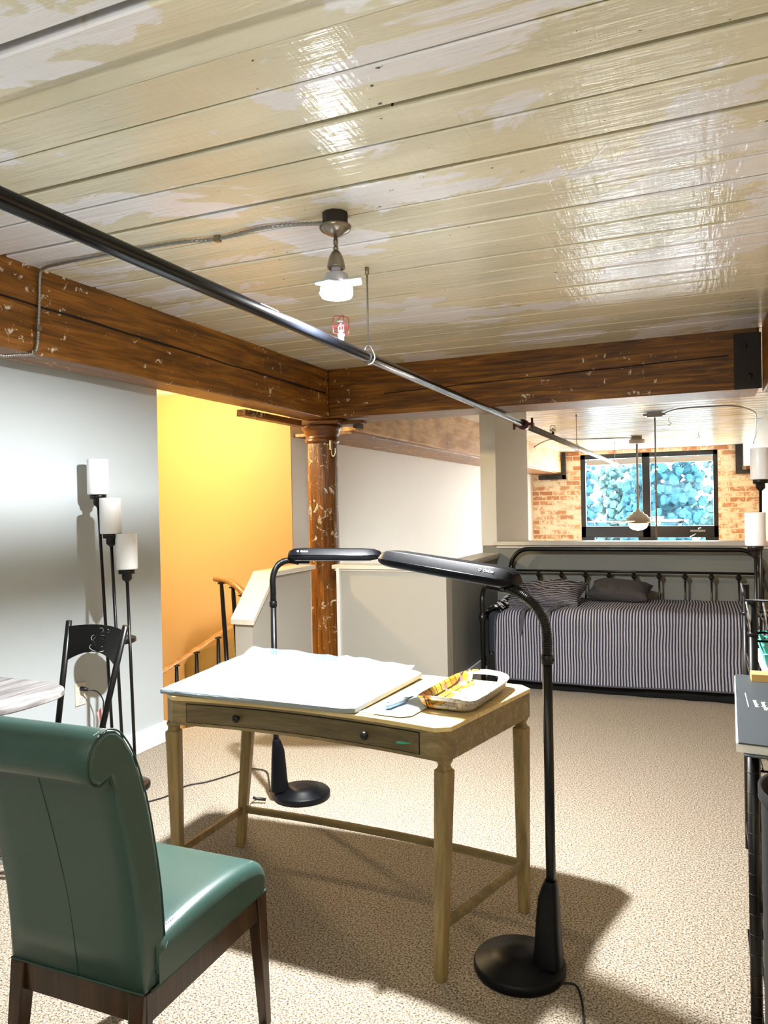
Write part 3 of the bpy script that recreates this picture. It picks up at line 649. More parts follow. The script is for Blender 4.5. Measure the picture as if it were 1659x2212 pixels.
tree(-4.3, 52, -10, 3.4, 2.6, 'leaf2', 'paler tree behind the fan in the left pane', 2)
tree(-1.7, 43, -10, 4.0, 2.5, 'leaf1', 'blue-green tree just right of the middle window bar', 3)
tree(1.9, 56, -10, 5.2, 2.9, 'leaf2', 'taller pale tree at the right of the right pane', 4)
tree(4.6, 43, -10, 4.6, 2.7, 'leaf1', 'dark blue-green tree at the far right outside, mostly behind the brick', 5)
struct(G().box((-60, 20, -10.2), (60, 120, -10)), 'floor_outside', 'paper')

# ================================================================== STAIR RAIL
rl = thing('stair_handrail', 'winding oak stair handrail on black balusters against the yellow wall', 'handrail', (-3.7, 5.2, 0))
rp = smooth_path([(-3.62, 5.09, 0.892), (-3.42, 4.98, 0.888), (-3.24, 4.83, 0.862), (-3.10, 4.76, 0.80), (-3.06, 4.85, 0.72), (-3.10, 5.1, 0.62), (-3.25, 5.38, 0.56), (-3.50, 5.55, 0.51), (-3.86, 5.62, 0.40), (-4.15, 5.58, 0.22), (-4.37, 5.48, 0.07), (-4.52, 5.30, -0.06), (-4.62, 5.0, -0.22)], 8)
G().tube(rp, 0.024, 14).build('handrail', 'rail_wood', rl)
def near_rail(i): return rp[i]
idx = [4, 12, 20, 55, 61, 67, 73, 79, 85, 91]
for i in idx:
    p = rp[min(i, len(rp)-1)]
    h = 0.95
    dx = 0.05 if i < 30 else 0.0
    b = (p.x+dx, p.y, p.z-h)
    G().tube([(p.x, p.y, p.z-0.02), (p.x+dx*0.1, p.y, p.z-0.09), (p.x+dx*0.6, p.y, p.z-0.5), b], [0.013, 0.017, 0.019, 0.016], 8).lathe([(0.030, -0.034), (0.030, -0.024)], p, 10).build('baluster', 'black_metal', rl)

# ================================================================== LEFT SIDE: OUTLET, LAMP, TABLE, CHAIR
ot = thing('wall_outlet', 'ivory wall outlet plate low on the grey wall behind the bistro chair', 'outlet', (-3.12, 3.125, 0.46))
G().box((-3.120, 3.088, 0.402), (-3.114, 3.162, 0.525)).build('face_plate', 'plate', ot, bevel=0.002)
for z in (0.435, 0.492):
    q = G().lathe([(0.0165, 0), (0.0165, 0.004)], (0, 0, 0), 20, xf=Matrix.Translation((-3.115, 3.125, z)) @ Matrix.Rotation(PI/2, 4, 'Y')).build('receptacle', 'white', ot)
    G().box((-3.1112, 3.116, z-0.002), (-3.1105, 3.119, z+0.008)).box((-3.1112, 3.131, z-0.002), (-3.1105, 3.134, z+0.008)).sphere((-3.111, 3.125, z-0.009), 0.0025, 8, 5).build('slots', 'crack', q)
cd = thing('power_cord', 'black cord plugged into the wall outlet with a pink paper tag', 'cord', (-3.10, 3.13, 0.49))
G().tube([(-3.112, 3.125, 0.492), (-3.085, 3.125, 0.492), (-3.07, 3.135, 0.485)], [0.013, 0.012, 0.006], 10).tube(smooth_path([(-3.075, 3.13, 0.487), (-3.04, 3.17, 0.47), (-3.02, 3.19, 0.42), (-3.02, 3.19, 0.36), (-3.01, 3.2, 0.2), (-2.98, 3.18, 0.05), (-2.92, 3.15, 0.012)], 6), 0.0035, 8).build('cord', 'cord', cd)
G().box((-0.001, -0.028, -0.05), (0.0, 0.028, 0.05), xf=Matrix.Translation((-3.0, 3.155, 0.335)) @ Matrix.Rotation(0.35, 4, 'X') @ Matrix.Rotation(0.3, 4, 'Z')).build('tag', 'tag', cd)

def triple_lamp(base, poles, label, zs, disc_z=0.765):
    t = thing('floor_lamp', label, 'floor lamp', base); bx, by, _ = base
    G().lathe([(0.125, 0), (0.128, 0.006), (0.128, 0.022), (0.112, 0.026), (0.09, 0.03), (0.085, 0.042), (0.06, 0.046)], (bx, by, 0), 40).build('base', 'bronze', t)
    cx = sum(p[0] for p in poles)/3; cy = sum(p[1] for p in poles)/3
    G().lathe([(0.108, -0.012), (0.112, -0.01), (0.112, 0.010), (0.108, 0.012)], (cx, cy, disc_z), 36).build('tie_disc', 'bronze', t)
    for (px, py), zt in zip(poles, zs):
        q = Vector((bx, by, 0.04)) + (Vector((px, py, 0))-Vector((cx, cy, 0)))*0.75
        pl_ = G().tube([q, (px, py, zt-0.235)], 0.0085, 12).build('pole', 'bronze', t)
        G().lathe([(0.009, -0.262), (0.012, -0.255), (0.024, -0.245), (0.026, -0.24), (0.026, -0.215), (0.042, -0.214), (0.043, -0.192), (0.040, -0.19)], (px, py, zt), 28).build('socket_cup', 'bronze', pl_)
        G().lathe([(0.030, -0.190), (0.053, -0.190), (0.0555, -0.184), (0.0555, -0.002), (0.0545, 0.0), (0.0525, 0.0), (0.0515, -0.002), (0.0515, -0.182), (0.03, -0.186)], (px, py, zt), 36, caps=False).build('lamp_shade', 'shade', t)
triple_lamp((-2.79, 3.09, 0), [(-2.995, 3.16), (-2.87, 3.115), (-2.80, 3.15)], 'bronze three-light floor lamp with staggered white glass shades by the grey wall', (1.735, 1.525, 1.335))
triple_lamp((0.36, 5.15, 0), [(0.350, 5.08), (0.300, 4.80), (0.47, 5.2)], 'bronze floor lamp with grey-white cylinder shades at the right edge beside the daybed', (1.76, 1.375, 1.15))

# bistro table
bt = thing('bistro_table', 'grey wood-grain table with a rounded end at the left edge', 'table', (-2.78, 2.10, 0))
pts = []
cx, cy, rx_, ry_ = -2.715, 2.12, 0.385, 0.25
for k in range(48):
    a = 2*PI*k/48; ca, sa = math.cos(a), math.sin(a)
    e = 0.62
    pts.append((cx+rx_*math.copysign(abs(ca)**e, ca), cy+ry_*math.copysign(abs(sa)**e, sa)))
G().prism(pts, 0.715, 0.742, smooth=True).build('table_top', 'greywood', bt, bevel=0.006)
G().tube([(cx, cy, 0.03), (cx, cy, 0.715)], 0.03, 16).build('pedestal', 'black_metal', bt)
for a in (20, 110, 200, 290):
    G().tube([(cx, cy, 0.10), (cx+0.25*math.cos(math.radians(a)), cy+0.2*math.sin(math.radians(a)), 0.04), (cx+0.30*math.cos(math.radians(a)), cy+0.26*math.sin(math.radians(a)), 0.012)], 0.012, 10).build('foot', 'chrome', bt)
# bistro chair
bc = thing('bistro_chair', 'black metal bistro chair with a coffee cup cut into its backrest', 'chair', (-2.45, 2.40, 0))
LT, LBm = Vector((-2.671, 2.62, 0.955)), Vector((-2.735, 2.60, 0.46)); RT, RB = Vector((-2.325, 2.60, 0.950)), Vector((-2.462, 2.58, 0.46))
for T, B, fx in ((LT, LBm, -0.03), (RT, RB, 0.0)):
    G().tube([T, B, (B.x+fx, B.y+0.05, 0.0)], 0.0135, 14).build('back_post', 'black_metal', bc)
def cs(u, v):   # curved back panel surface, v up
    x0 = LT.lerp(LBm, (0.955-zl(v))/0.495).x; x1 = RT.lerp(RB, (0.950-zl(v))/0.49).x
    bow = 4*u*(1-u)
    z = zl(v) + bow*(0.012+0.040*(1-v)*1.0) - (0.012 if v > 0.5 else 0)*0
    return Vector((x0+(x1-x0)*u, 2.61-0.02*u+bow*0.035, z))
def zl(v): return 0.765+0.165*v
# openings forming the cup: list of strokes in (u,v) space
def stroke(pts, w): return [(Vector(p), w) for p in pts]
S = []
def addS(pts, w=0.013):
    P = smooth_path([(0.54+(a-0.60)*0.78, b, 0) for a, b in pts], 8)
    for i in range(len(P)-1): S.append((P[i], P[i+1], w*math.sin(PI*min(1, max(0, (i+1.0)/len(P))))+0.004))
addS([(0.52, 0.56), (0.47, 0.45), (0.50, 0.30), (0.58, 0.16)]); addS([(0.47, 0.62), (0.42, 0.58), (0.42, 0.46), (0.50, 0.36), (0.55, 0.30)])
addS([(0.60, 0.60), (0.66, 0.52), (0.76, 0.50), (0.78, 0.56), (0.70, 0.63), (0.60, 0.62)], 0.008)
addS([(0.77, 0.42), (0.74, 0.30), (0.68, 0.2)]); addS([(0.45, 0.28), (0.40, 0.18), (0.48, 0.06), (0.60, 0.02)]); addS([(0.66, 0.03), (0.74, 0.08), (0.78, 0.14)])
addS([(0.65, 0.64), (0.63, 0.72), (0.66, 0.80), (0.62, 0.88), (0.56, 0.86), (0.58, 0.80)], 0.009); addS([(0.68, 0.64), (0.68, 0.74), (0.73, 0.86), (0.80, 0.86), (0.80, 0.78), (0.75, 0.78)], 0.009)
def inside(u, v):
    p = Vector((u*1.9, v*0.95, 0))
    for a, b, w_ in S:
        a2 = Vector((a.x*1.9, a.y*0.95, 0)); b2 = Vector((b.x*1.9, b.y*0.95, 0)); ab = b2-a2; t = max(0, min(1, (p-a2).dot(ab)/max(ab.length_squared, 1e-9)))
        if (p-(a2+ab*t)).length < w_*1.0: return True
    return False
g = G(); nu, nv = 230, 124
vs = [cs(i/nu, j/nv) for j in range(nv+1) for i in range(nu+1)]; fs = []
for j in range(nv):
    for i in range(nu):
        if not inside((i+0.5)/nu, (j+0.5)/nv): a = j*(nu+1)+i; fs.append((a, a+1, a+nu+2, a+nu+1))
g.add(vs, fs, True).build('backrest', 'black_metal', bc, solid=0.003)
G().prism([(-2.72, 2.25), (-2.40, 2.25), (-2.44, 2.58), (-2.71, 2.60)], 0.44, 0.47).build('seat', 'black_metal', bc, bevel=0.01)
for x, y in ((-2.71, 2.26), (-2.41, 2.26)): G().tube([(x, y, 0.44), (x, y-0.03, 0)], 0.0125, 10).build('front_leg', 'black_metal', bc)

# ================================================================== CRAFT FLOOR LAMPS
def craft_lamp(label, bx, by, px, py, hn, hf, arch, scale=1.0, neck0=0.975):
    """bx,by base centre; px,py pole foot; hn, hf near and far ends of the head axis"""
    t = thing('craft_lamp', label, 'floor lamp', (bx, by, 0), 'black gooseneck floor lamps over the desk')
    d = Vector((bx-px, by-py, 0)).normalized(); a = math.atan2(d.y, d.x)
    R = 0.142
    G().lathe([(R-0.004, 0), (R, 0.008), (R, 0.026), (R-0.006, 0.033), (R*0.62, 0.045), (R*0.60, 0.051), (R*0.2, 0.056)], (bx, by, 0), 48).build('base', 'black', t)
    rim = smooth_path([(bx+d.x*0.10-d.y*k, by+d.y*0.10+d.x*k, 0.040+0.0) for k in (-0.08, -0.04, 0, 0.04, 0.08)], 4)
    # tapered housing around the pole foot
    xf = Matrix.Translation((px, py, 0)) @ Matrix.Rotation(a, 4, 'Z')
    hz = [(0.045, 0.062, 0.044), (0.09, 0.054, 0.041), (0.20, 0.045, 0.034), (0.245, 0.040, 0.031), (0.285, 0.026, 0.027), (0.30, 0.018, 0.022)]
    vs = []; n = 16
    for z, ra, rb in hz:
        for k in range(n):
            q = 2*PI*k/n; e = 0.7
            c, s_ = math.copysign(abs(math.cos(q))**e, math.cos(q)), math.copysign(abs(math.sin(q))**e, math.sin(q))
            x = c*(ra if c > 0 else rb*0.72); vs.append((x, s_*rb, z))
    fs = [(i*n+k, i*n+(k+1) % n, (i+1)*n+(k+1) % n, (i+1)*n+k) for i in range(len(hz)-1) for k in range(n)]
    fs += [tuple(range(n))[::-1], tuple((len(hz)-1)*n+k for k in range(n))]
    g = G().add(vs, fs, False, xf)
    for z in (0.215, 0.23, 0.245, 0.26): 
        w_ = 0.046-(z-0.2)*0.17
        g.tube([xf @ Vector((w_*math.cos(q)*0.95, w_*0.80*math.sin(q), z)) for q in [math.radians(x) for x in range(-60, 61, 15)]], 0.002, 6)
    g.build('pole_housing', 'black', t, bevel=0.004)
    G().tube([(px, py, 0.05), (px, py, neck0)], 0.0148, 18).build('pole', 'black_metal', t)
    G().tube([(px, py, neck0-0.015), (px, py, neck0-0.012), (px, py, neck0+0.012), (px, py, neck0+0.015)], [0.016, 0.019, 0.019, 0.016], 16).sphere((px+0.02, py-0.004, neck0), 0.004, 8, 6).build('collar', 'black_metal', t)
    path = smooth_path([(px, py, neck0)]+arch, 34)
    rads = [0.0150+0.0028*math.sin(i*2.1) for i in range(len(path))]
    G().tube(path, rads, 14).build('gooseneck', 'black_metal', t)
    # head: rounded trapezoid section loft along the axis
    A, B = Vector(hn), Vector(hf); ax = (B-A); L = ax.length; ax.normalize(); side = ax.cross(Vector((0, 0, 1))).normalized(); nu_ = side.cross(ax).normalized()
    def sec(t_, w_, h_, dz): 
        c = A+ax*t_+nu_*dz
        pr_ = [(-1, -0.62), (-1.0, -0.08), (-0.96, 0.08), (-0.52, 1.0), (0.52, 1.0), (0.96, 0.08), (1.0, -0.08), (1, -0.62), (0.9, -0.85), (-0.9, -0.85)]
        return [c+side*(x*w_)+nu_*(z*h_) for x, z in pr_]
    secs = [(0, 0.026, 0.012, -0.004), (0.006, 0.034, 0.020, -0.002), (0.03, 0.049, 0.029, 0), (0.08, 0.054, 0.032, 0), (L-0.09, 0.053, 0.030, 0), (L-0.04, 0.049, 0.027, 0), (L-0.012, 0.036, 0.020, -0.002), (L, 0.026, 0.012, -0.004)]
    vs = []; [vs.extend(sec(*q)) for q in secs]; n = 10
    fs = [(i*n+k, i*n+(k+1) % n, (i+1)*n+(k+1) % n, (i+1)*n+k) for i in range(len(secs)-1) for k in range(n)]
    fs += [tuple(range(n))[::-1], tuple((len(secs)-1)*n+k for k in range(n))]
    hd = G().add(vs, fs).build('lamp_head', 'black', t, bevel=0.004, seg=3)
    # seam groove, underside tube cover
    gp = [A+ax*q+side*s_*0.0555-nu_*0.003 for q, s_ in ((0.03, 1), (L-0.04, 1))]
    G().add([A+ax*0.04+side*-0.042-nu_*0.0275, A+ax*0.04+side*0.042-nu_*0.0275, A+ax*(L-0.05)+side*0.042-nu_*0.0265, A+ax*(L-0.05)+side*-0.042-nu_*0.0265], [(0, 1, 2, 3)]).build('tube_cover', 'white', hd, solid=0.002)
    g = G()
    for s_ in (1, -1): g.tube([A+ax*0.02+side*s_*0.048, A+ax*0.05+side*s_*0.0545, A+ax*(L-0.06)+side*s_*0.0535, A+ax*(L-0.02)+side*s_*0.045], 0.0016, 6)
    g.build('seam', 'pipe', hd)
    # joint under the near end
    G().tube([path[-1], A+ax*0.05-nu_*0.03], [0.018, 0.024], 14).add(*boxvf(A+ax*0.055-nu_*0.032, ax, side, nu_, 0.05, 0.022, 0.012)).build('head_joint', 'black', hd, bevel=0.002)
    # logo printed on the sloping side facing the desk
    return t, hd, A, ax, side, nu_, L
def boxvf(c, a, b, d, ha, hb, hd_):
    vs = [c+a*sx*ha+b*sy*hb+d*sz*hd_ for sz in (-1, 1) for sx, sy in ((-1, -1), (1, -1), (1, 1), (-1, 1))]
    return vs, [(3, 2, 1, 0), (4, 5, 6, 7), (0, 1, 5, 4), (1, 2, 6, 5), (2, 3, 7, 6), (3, 0, 4, 7)]
def logo(hd, A, ax, side, nu_, tpos, flip):
    # sloping facet between section points (0.96,0.08) and (0.52,1.0)
    s1 = side if not flip else -side
    p1 = A+ax*tpos+s1*0.0522+nu_*0.0026; p2 = A+ax*tpos+s1*0.0281+nu_*0.032
    c = (p1+p2)/2; vy = (p2-p1).normalized(); n = Vector(ax).cross(vy).normalized()
    if n.dot(s1) < 0: n = -n
    vx = vy.cross(n).normalized(); c = c+n*0.0012
    m = Matrix(((vx.x, vy.x, n.x, c.x), (vx.y, vy.y, n.y, c.y), (vx.z, vy.z, n.z, c.z), (0, 0, 0, 1)))
    text('OttLite', 'logo_text', 0.013, 'paper', hd, m)
    cc = c-vx*0.032
    G().tube([cc+vx*0.0042*math.cos(q*PI/8)+vy*0.0042*math.sin(q*PI/8) for q in range(16)], 0.0010, 5, closed=True).build('logo_ring', 'paper', hd)
# large lamp in front of the desk (right)
hn = Vector((-0.525, 2.335, 1.213)); hf = Vector((-1.065, 2.53, 1.268))
t, hd, A, ax, sd, nn, L = craft_lamp('large black gooseneck floor lamp standing in front at the right of the desk', -0.535, 2.305, -0.432, 2.30, hn, hf,
    [(-0.430, 2.30, 1.03), (-0.437, 2.30, 1.085), (-0.465, 2.303, 1.135), (-0.51, 2.312, 1.170), (-0.555, 2.335, 1.188)])
logo(hd, A, ax, sd, nn, 0.085, sd.y > 0)
hn2 = Vector((-1.885, 3.27, 1.222)); hf2 = Vector((-1.445, 3.42, 1.213))
t, hd, A, ax, sd, nn, L = craft_lamp('black gooseneck floor lamp standing behind the desk, left of the wood column', -1.86, 3.31, -1.965, 3.245, hn2, hf2,
    [(-1.963, 3.243, 1.04), (-1.962, 3.24, 1.10), (-1.945, 3.243, 1.155), (-1.91, 3.25, 1.185), (-1.865, 3.265, 1.195)])
logo(hd, A, ax, sd, nn, 0.085, sd.y > 0)
solo(G().tube(smooth_path([(-0.40, 2.25, 0.02), (-0.36, 2.27, 0.012), (-0.335, 2.22, 0.006), (-0.315, 2.12, 0.006), (-0.30, 2.0, 0.006), (-0.29, 1.6, 0.006), (-0.2, 1.0, 0.006)], 8), 0.0035, 8), 'lamp_cord', 'cord', 'black cord trailing from the front lamp base to the bottom edge', 'cord', (-0.33, 2.1, 0))
solo(G().tube(smooth_path([(-2.01, 3.25, 0.03), (-2.12, 3.42, 0.02), (-2.22, 3.55, 0.008), (-2.33, 3.55, 0.006), (-2.37, 3.44, 0.006), (-2.43, 3.31, 0.006), (-2.50, 3.22, 0.006), (-2.505, 3.07, 0.006), (-2.56, 2.95, 0.006), (-2.62, 2.8, 0.006), (-2.9, 2.6, 0.006)], 8), 0.0035, 8), 'lamp_cord', 'cord', 'thin black cord lying on the carpet behind the left desk legs', 'cord', (-2.4, 3.2, 0))
solo(G().tube([(-1.985, 3.17, 0.02), (-2.03, 3.155, 0.025), (-2.045, 3.15, 0.03)], 0.008, 8).tube(smooth_path([(-2.03, 3.155, 0.02), (-2.05, 3.13, 0.004), (-2.02, 3.10, 0.004)], 4), 0.002, 6), 'cord_tie', 'cord', 'little twist tie lying at the left of the rear lamp base', 'cord', (-2.01, 3.15, 0))

# ================================================================== DESK
def curve(p0, p1, bow, n=16):
    p0 = Vector((*p0, 0)); p1 = Vector((*p1, 0)); d = p1-p0; nrm = Vector((-d.y, d.x, 0)).normalized()
    return [tuple((p0+d*(i/n)+nrm*bow*4*(i/n)*(1-i/n)).to_2d()) for i in range(n+1)]
FL, FR, BR, BL = (-1.815, 2.262), (-0.763, 2.203), (-0.600, 2.835), (-1.835, 2.855)
front = curve(FL, FR, 0.045); back = curve((-0.628, 2.835), (-1.80, 2.865), -0.04)
outline = front + [(-0.719, 2.229), (-0.588, 2.790)] + back + [(-1.845, 2.82), (-1.868, 2.30)]
dk = thing('writing_desk', 'greyed oak writing desk with curved drawer front and tapered legs', 'desk', (-1.22, 2.55, 0))
def inset(poly, d):
    c = Vector((-1.22, 2.54)); out = []
    n = len(poly)
    for i in range(n):
        p = Vector(poly[i]); a = Vector(poly[i-1]); b = Vector(poly[(i+1) % n]); t = (b-a).normalized(); nn_ = Vector((-t.y, t.x)); out.append(tuple(p+nn_*d))
    return out
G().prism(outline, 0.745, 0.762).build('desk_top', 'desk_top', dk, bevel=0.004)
ap = inset(outline, 0.004)
# apron as a ring of walls, open inside
apb = inset(outline, 0.022); g = G(); n = len(ap)
for i in range(n):
    j = (i+1) % n; (x0, y0), (x1, y1), (x2, y2), (x3, y3) = ap[i], ap[j], apb[j], apb[i]
    g.add([(x0, y0, .655), (x1, y1, .655), (x2, y2, .655), (x3, y3, .655), (x0, y0, .746), (x1, y1, .746), (x2, y2, .746), (x3, y3, .746)], [(3, 2, 1, 0), (4, 5, 6, 7), (0, 1, 5, 4), (2, 3, 7, 6)])
g.build('apron', 'desk', dk)
# drawer front following the curve
def on_front(t): 
    f = t*16; i = min(int(f), 15); a = Vector(front[i]); b = Vector(front[i+1]); return a.lerp(b, f-i)
def strip(t0, t1, z0, z1, off, n=24, thick=0.003):
    g = G(); vs = []; fs = []
    for k in range(n+1):
        p = on_front(t0+(t1-t0)*k/n)
        vs += [(p.x, p.y+off, z0), (p.x, p.y+off, z1), (p.x, p.y+off+thick, z1), (p.x, p.y+off+thick, z0)]
    for k in range(n):
        for q in range(4): fs.append((k*4+q, k*4+(q+1) % 4, (k+1)*4+(q+1) % 4, (k+1)*4+q))
    fs += [(0, 1, 2, 3), (n*4+3, n*4+2, n*4+1, n*4)]
    return g.add(vs, fs)
strip(0.055, 0.945, 0.6665, 0.7375, 0.0025, thick=0.004).build('drawer_gap', 'crack', dk)
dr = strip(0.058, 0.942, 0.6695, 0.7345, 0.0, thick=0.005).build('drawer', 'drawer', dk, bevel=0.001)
for t_ in (0.265, 0.755):
    p = on_front(t_)
    G().lathe([(0.005, -0.003), (0.005, 0.012), (0.009, 0.014), (0.0135, 0.019), (0.014, 0.024), (0.010, 0.030), (0.002, 0.032)], (0, 0, 0), 20, xf=Matrix.Translation((p.x, p.y+0.002, 0.703)) @ Matrix.Rotation(PI/2, 4, 'X')).build('knob', 'bronze', dr)
g = G(); vs = []   # smear of green paint on the front right of the apron
for k in range(9):
    p = on_front(0.862+0.058*k/8); hh = 0.0055*math.sin(PI*min(1, (k+0.6)/8.6))**0.7*(1.15-k/9)
    zc_ = 0.693+0.0007*k; vs += [(p.x, p.y-0.0012, zc_-hh), (p.x, p.y-0.0012, zc_+hh)]
g.add(vs, [(2*k, 2*k+1, 2*k+3, 2*k+2) for k in range(8)]).build('paint_smear', 'green', dk, solid=0.0008)
def desk_leg(top, foot, ang):
    g = G(); tx, ty = top; fx, fy = foot
    def ring(z, hw, cx, cy): 
        return [(cx+hw*(c*math.cos(ang)-s_*math.sin(ang)), cy+hw*(c*math.sin(ang)+s_*math.cos(ang)), z) for c, s_ in ((-1, -.72), (-.72, -1), (.72, -1), (1, -.72), (1, .72), (.72, 1), (-.72, 1), (-1, .72))]
    levels = [(0.0, 0.0145), (0.012, 0.018), (0.40, 0.0235), (0.612, 0.0265), (0.620, 0.0262), (0.624, 0.0195), (0.636, 0.016), (0.648, 0.0215), (0.656, 0.022)]
    vs = []
    for z, hw in levels:
        k = z/0.656; vs += ring(z, hw, fx+(tx-fx)*k, fy+(ty-fy)*k)
    n = 8; m = len(levels)
    fs = [(i*n+k, i*n+(k+1) % n, (i+1)*n+(k+1) % n, (i+1)*n+k) for i in range(m-1) for k in range(n)]+[tuple(range(n))[::-1], tuple((m-1)*n+k for k in range(n))]
    lg = g.add(vs, fs).build('leg', 'desk_leg', dk, bevel=0.0015)
    G().lathe([(0.010, 0.0), (0.010, 0.003)], (fx, fy, 0), 12).build('foot_pad', 'black', lg)
LG = {'FL': ((-1.842, 2.305), (-1.842, 2.318), 0.3), 'FR': ((-0.752, 2.258), (-0.747, 2.150), -0.35), 'BR': ((-0.622, 2.775), (-0.593, 2.640), -0.2), 'BL': ((-1.822, 2.805), (-1.839, 2.730), 0.2)}
LG['FR'] = ((-0.748, 2.245), (-0.747, 2.165), -0.35)
for k_, (a_, b_, c_) in LG.items(): desk_leg(a_, b_, c_)
def st(a, b, bow=0.0):
    pts = [(x, y, 0.155) for x, y in curve(a, b, bow, 10)]
    g = G(); 
    vs = []; fs = []
    for i, p in enumerate(pts):
        q = Vector(pts[min(i+1, len(pts)-1)])-Vector(pts[max(i-1, 0)]); q.normalize(); nn_ = Vector((-q.y, q.x, 0))
        for s_, dz in ((-1, -0.014), (1, -0.014), (1, 0.014), (-1, 0.014)): vs.append(Vector(p)+nn_*s_*0.008+Vector((0, 0, dz)))
    for i in range(len(pts)-1):
        for q in range(4): fs.append((i*4+q, i*4+(q+1) % 4, (i+1)*4+(q+1) % 4, (i+1)*4+q))
    m = len(pts)-1; fs += [(0, 1, 2, 3), (m*4+3, m*4+2, m*4+1, m*4)]
    g.add(vs, fs).build('stretcher', 'desk', dk, bevel=0.002)
def at_h(l): a_, b_, _ = LG[l]; k = 0.155/0.656; return (b_[0]+(a_[0]-b_[0])*k, b_[1]+(a_[1]-b_[1])*k)
st(at_h('BL'), at_h('BR'), 0.03); st(at_h('FL'), at_h('BL')); st(at_h('FR'), at_h('BR'))

# drawing board on the desk (its rear edge propped a little)
bd = thing('drawing_board', 'large white board lying across the left of the desk', 'board', (-1.45, 2.55, 0.765))
bpts = [(-1.875, 2.272, 0.772), (-1.098, 2.246, 0.772), (-1.062, 2.262, 0.772), (-1.02, 2.80, 0.778), (-1.055, 2.83, 0.780), (-1.83, 2.87, 0.800), (-1.87, 2.84, 0.800)]
n = len(bpts)
G().add([(x, y, z-0.008) for x, y, z in bpts]+[(x, y, z+0.010) for x, y, z in bpts], [list(range(n))[::-1], list(range(n, 2*n))]+[(i, (i+1) % n, n+(i+1) % n, n+i) for i in range(n)]).build('panel', 'board', bd, bevel=0.003)
def filmf(u, v):
    a = Vector((-1.885, 2.265, 0.782)).lerp(Vector((-1.105, 2.250, 0.782)), u); b = Vector((-1.885, 2.895, 0.812)).lerp(Vector((-1.06, 2.83, 0.790)), u)
    p = a.lerp(b, v); 
    nz = mnoise.noise((u*5, v*4, 1))*0.006+abs(mnoise.noise((u*11+v*4, v*9-u*3, 4)))*0.006
    ed = max(0, v-0.93)/0.07; p.z += 0.004+nz+ed*(0.016+0.012*mnoise.noise((u*9, 2, 2)))
    d2 = abs((u-0.62)-(1-v)*0.10); p.z += max(0, 0.012*(1-d2/0.05)) if v > 0.25 else 0
    if u < 0.03: p.z -= 0.012*(0.03-u)/0.03
    if v < 0.03: p.z -= 0.010*(0.03-v)/0.03
    p.y += 0.01*ed*mnoise.noise((u*7, 0, 0))
    return p
solo(G().grid(filmf, 110, 90), 'plastic_sheet', 'film', 'crinkled clear plastic sheet spread over the white drawing board', 'plastic sheet', (-1.45, 2.55, 0.79))
# cards, mat, knife
solo(G().prism([(-1.05, 2.265), (-1.0, 2.255), (-0.90, 2.80), (-0.985, 2.80)], 0.7625, 0.7645), 'card_strip', 'kraft', 'tan card strip showing beside the drawing board', 'card', (-0.98, 2.5, 0.7625))
solo(G().prism([(-1.055, 2.275), (-0.905, 2.262), (-0.872, 2.285), (-0.855, 2.42), (-0.83, 2.80), (-0.915, 2.80)], 0.7650, 0.768), 'cutting_mat', 'mat_blue', 'thin blue-grey mat with rounded corner under the craft knife', 'mat', (-0.95, 2.5, 0.765), bevel=0.001)
kn = thing('craft_knife', 'small grey craft knife lying on the blue-grey mat', 'knife', (-0.955, 2.40, 0.768))
kd = Vector((0.25, 1, 0)).normalized()
c0 = Vector((-0.972, 2.330, 0.780))
G().tube([c0-kd*0.012, c0-kd*0.008, c0, c0+kd*0.03, c0+kd*0.07, c0+kd*0.10, c0+kd*0.115], [0.004, 0.009, 0.0115, 0.0105, 0.0115, 0.010, 0.006], 14).build('handle', 'knife', kn)
G().tube([c0+kd*0.112, c0+kd*0.135, c0+kd*0.155], [0.005, 0.0035, 0.0006], 8).build('blade_tip', 'steel', kn)
G().sphere(c0+Vector((0, 0, 0.0105)), 0.003, 8, 6).build('pivot', 'crack', kn)
# printed tray
TX, TY = -0.772, 2.565
tr = thing('serving_tray', 'white tray with orange and yellow pattern and oval handles on the desk', 'tray', (TX, TY, 0.768)); tr.rotation_euler = (0, 0, math.radians(-5))
def trayring(hx, hy, rc, z, n=64, bulge=0.0, lift=0.0):
    out = []
    for k in range(n):
        a = 2*PI*k/n; c, s_ = math.cos(a), math.sin(a); e = 0.32
        x = hx*math.copysign(abs(c)**e, c); y = hy*math.copysign(abs(s_)**e, s_)
        f = max(0, abs(s_)**1-0.55)/0.45
        z2 = z+lift*(abs(y)/hy)**3*max(0, 1-(x/hx)**2)
        y += math.copysign(bulge*max(0, 1-(x/hx)**2), s_) if abs(y) > hy*0.8 else 0
        out.append((x, y, z2))
    return out
tn = 96
rings = [trayring(0.088, 0.180, 0, 0.0, tn), trayring(0.094, 0.188, 0, 0.004, tn), trayring(0.100, 0.200, 0, 0.015, tn), trayring(0.104, 0.210, 0, 0.030, tn, 0.004, 0.008), trayring(0.110, 0.218, 0, 0.038, tn, 0.008, 0.016),
         trayring(0.107, 0.214, 0, 0.039, tn, 0.008, 0.016), trayring(0.100, 0.206, 0, 0.030, tn, 0.004, 0.008), trayring(0.096, 0.196, 0, 0.017, tn), trayring(0.090, 0.184, 0, 0.008, tn), trayring(0.080, 0.17, 0, 0.006, tn)]
vs = [p for r_ in rings for p in r_]; fs = []
for i in range(len(rings)-1):
    for k in range(tn):
        p = rings[i][k]; x = (rings[i][k][0]+rings[i][(k+1) % tn][0])/2; y = rings[i][k][1]
        if i in (2, 6) and abs(x) < 0.048 and abs(y) > 0.17: continue
        fs.append((i*tn+k, i*tn+(k+1) % tn, (i+1)*tn+(k+1) % tn, (i+1)*tn+k))
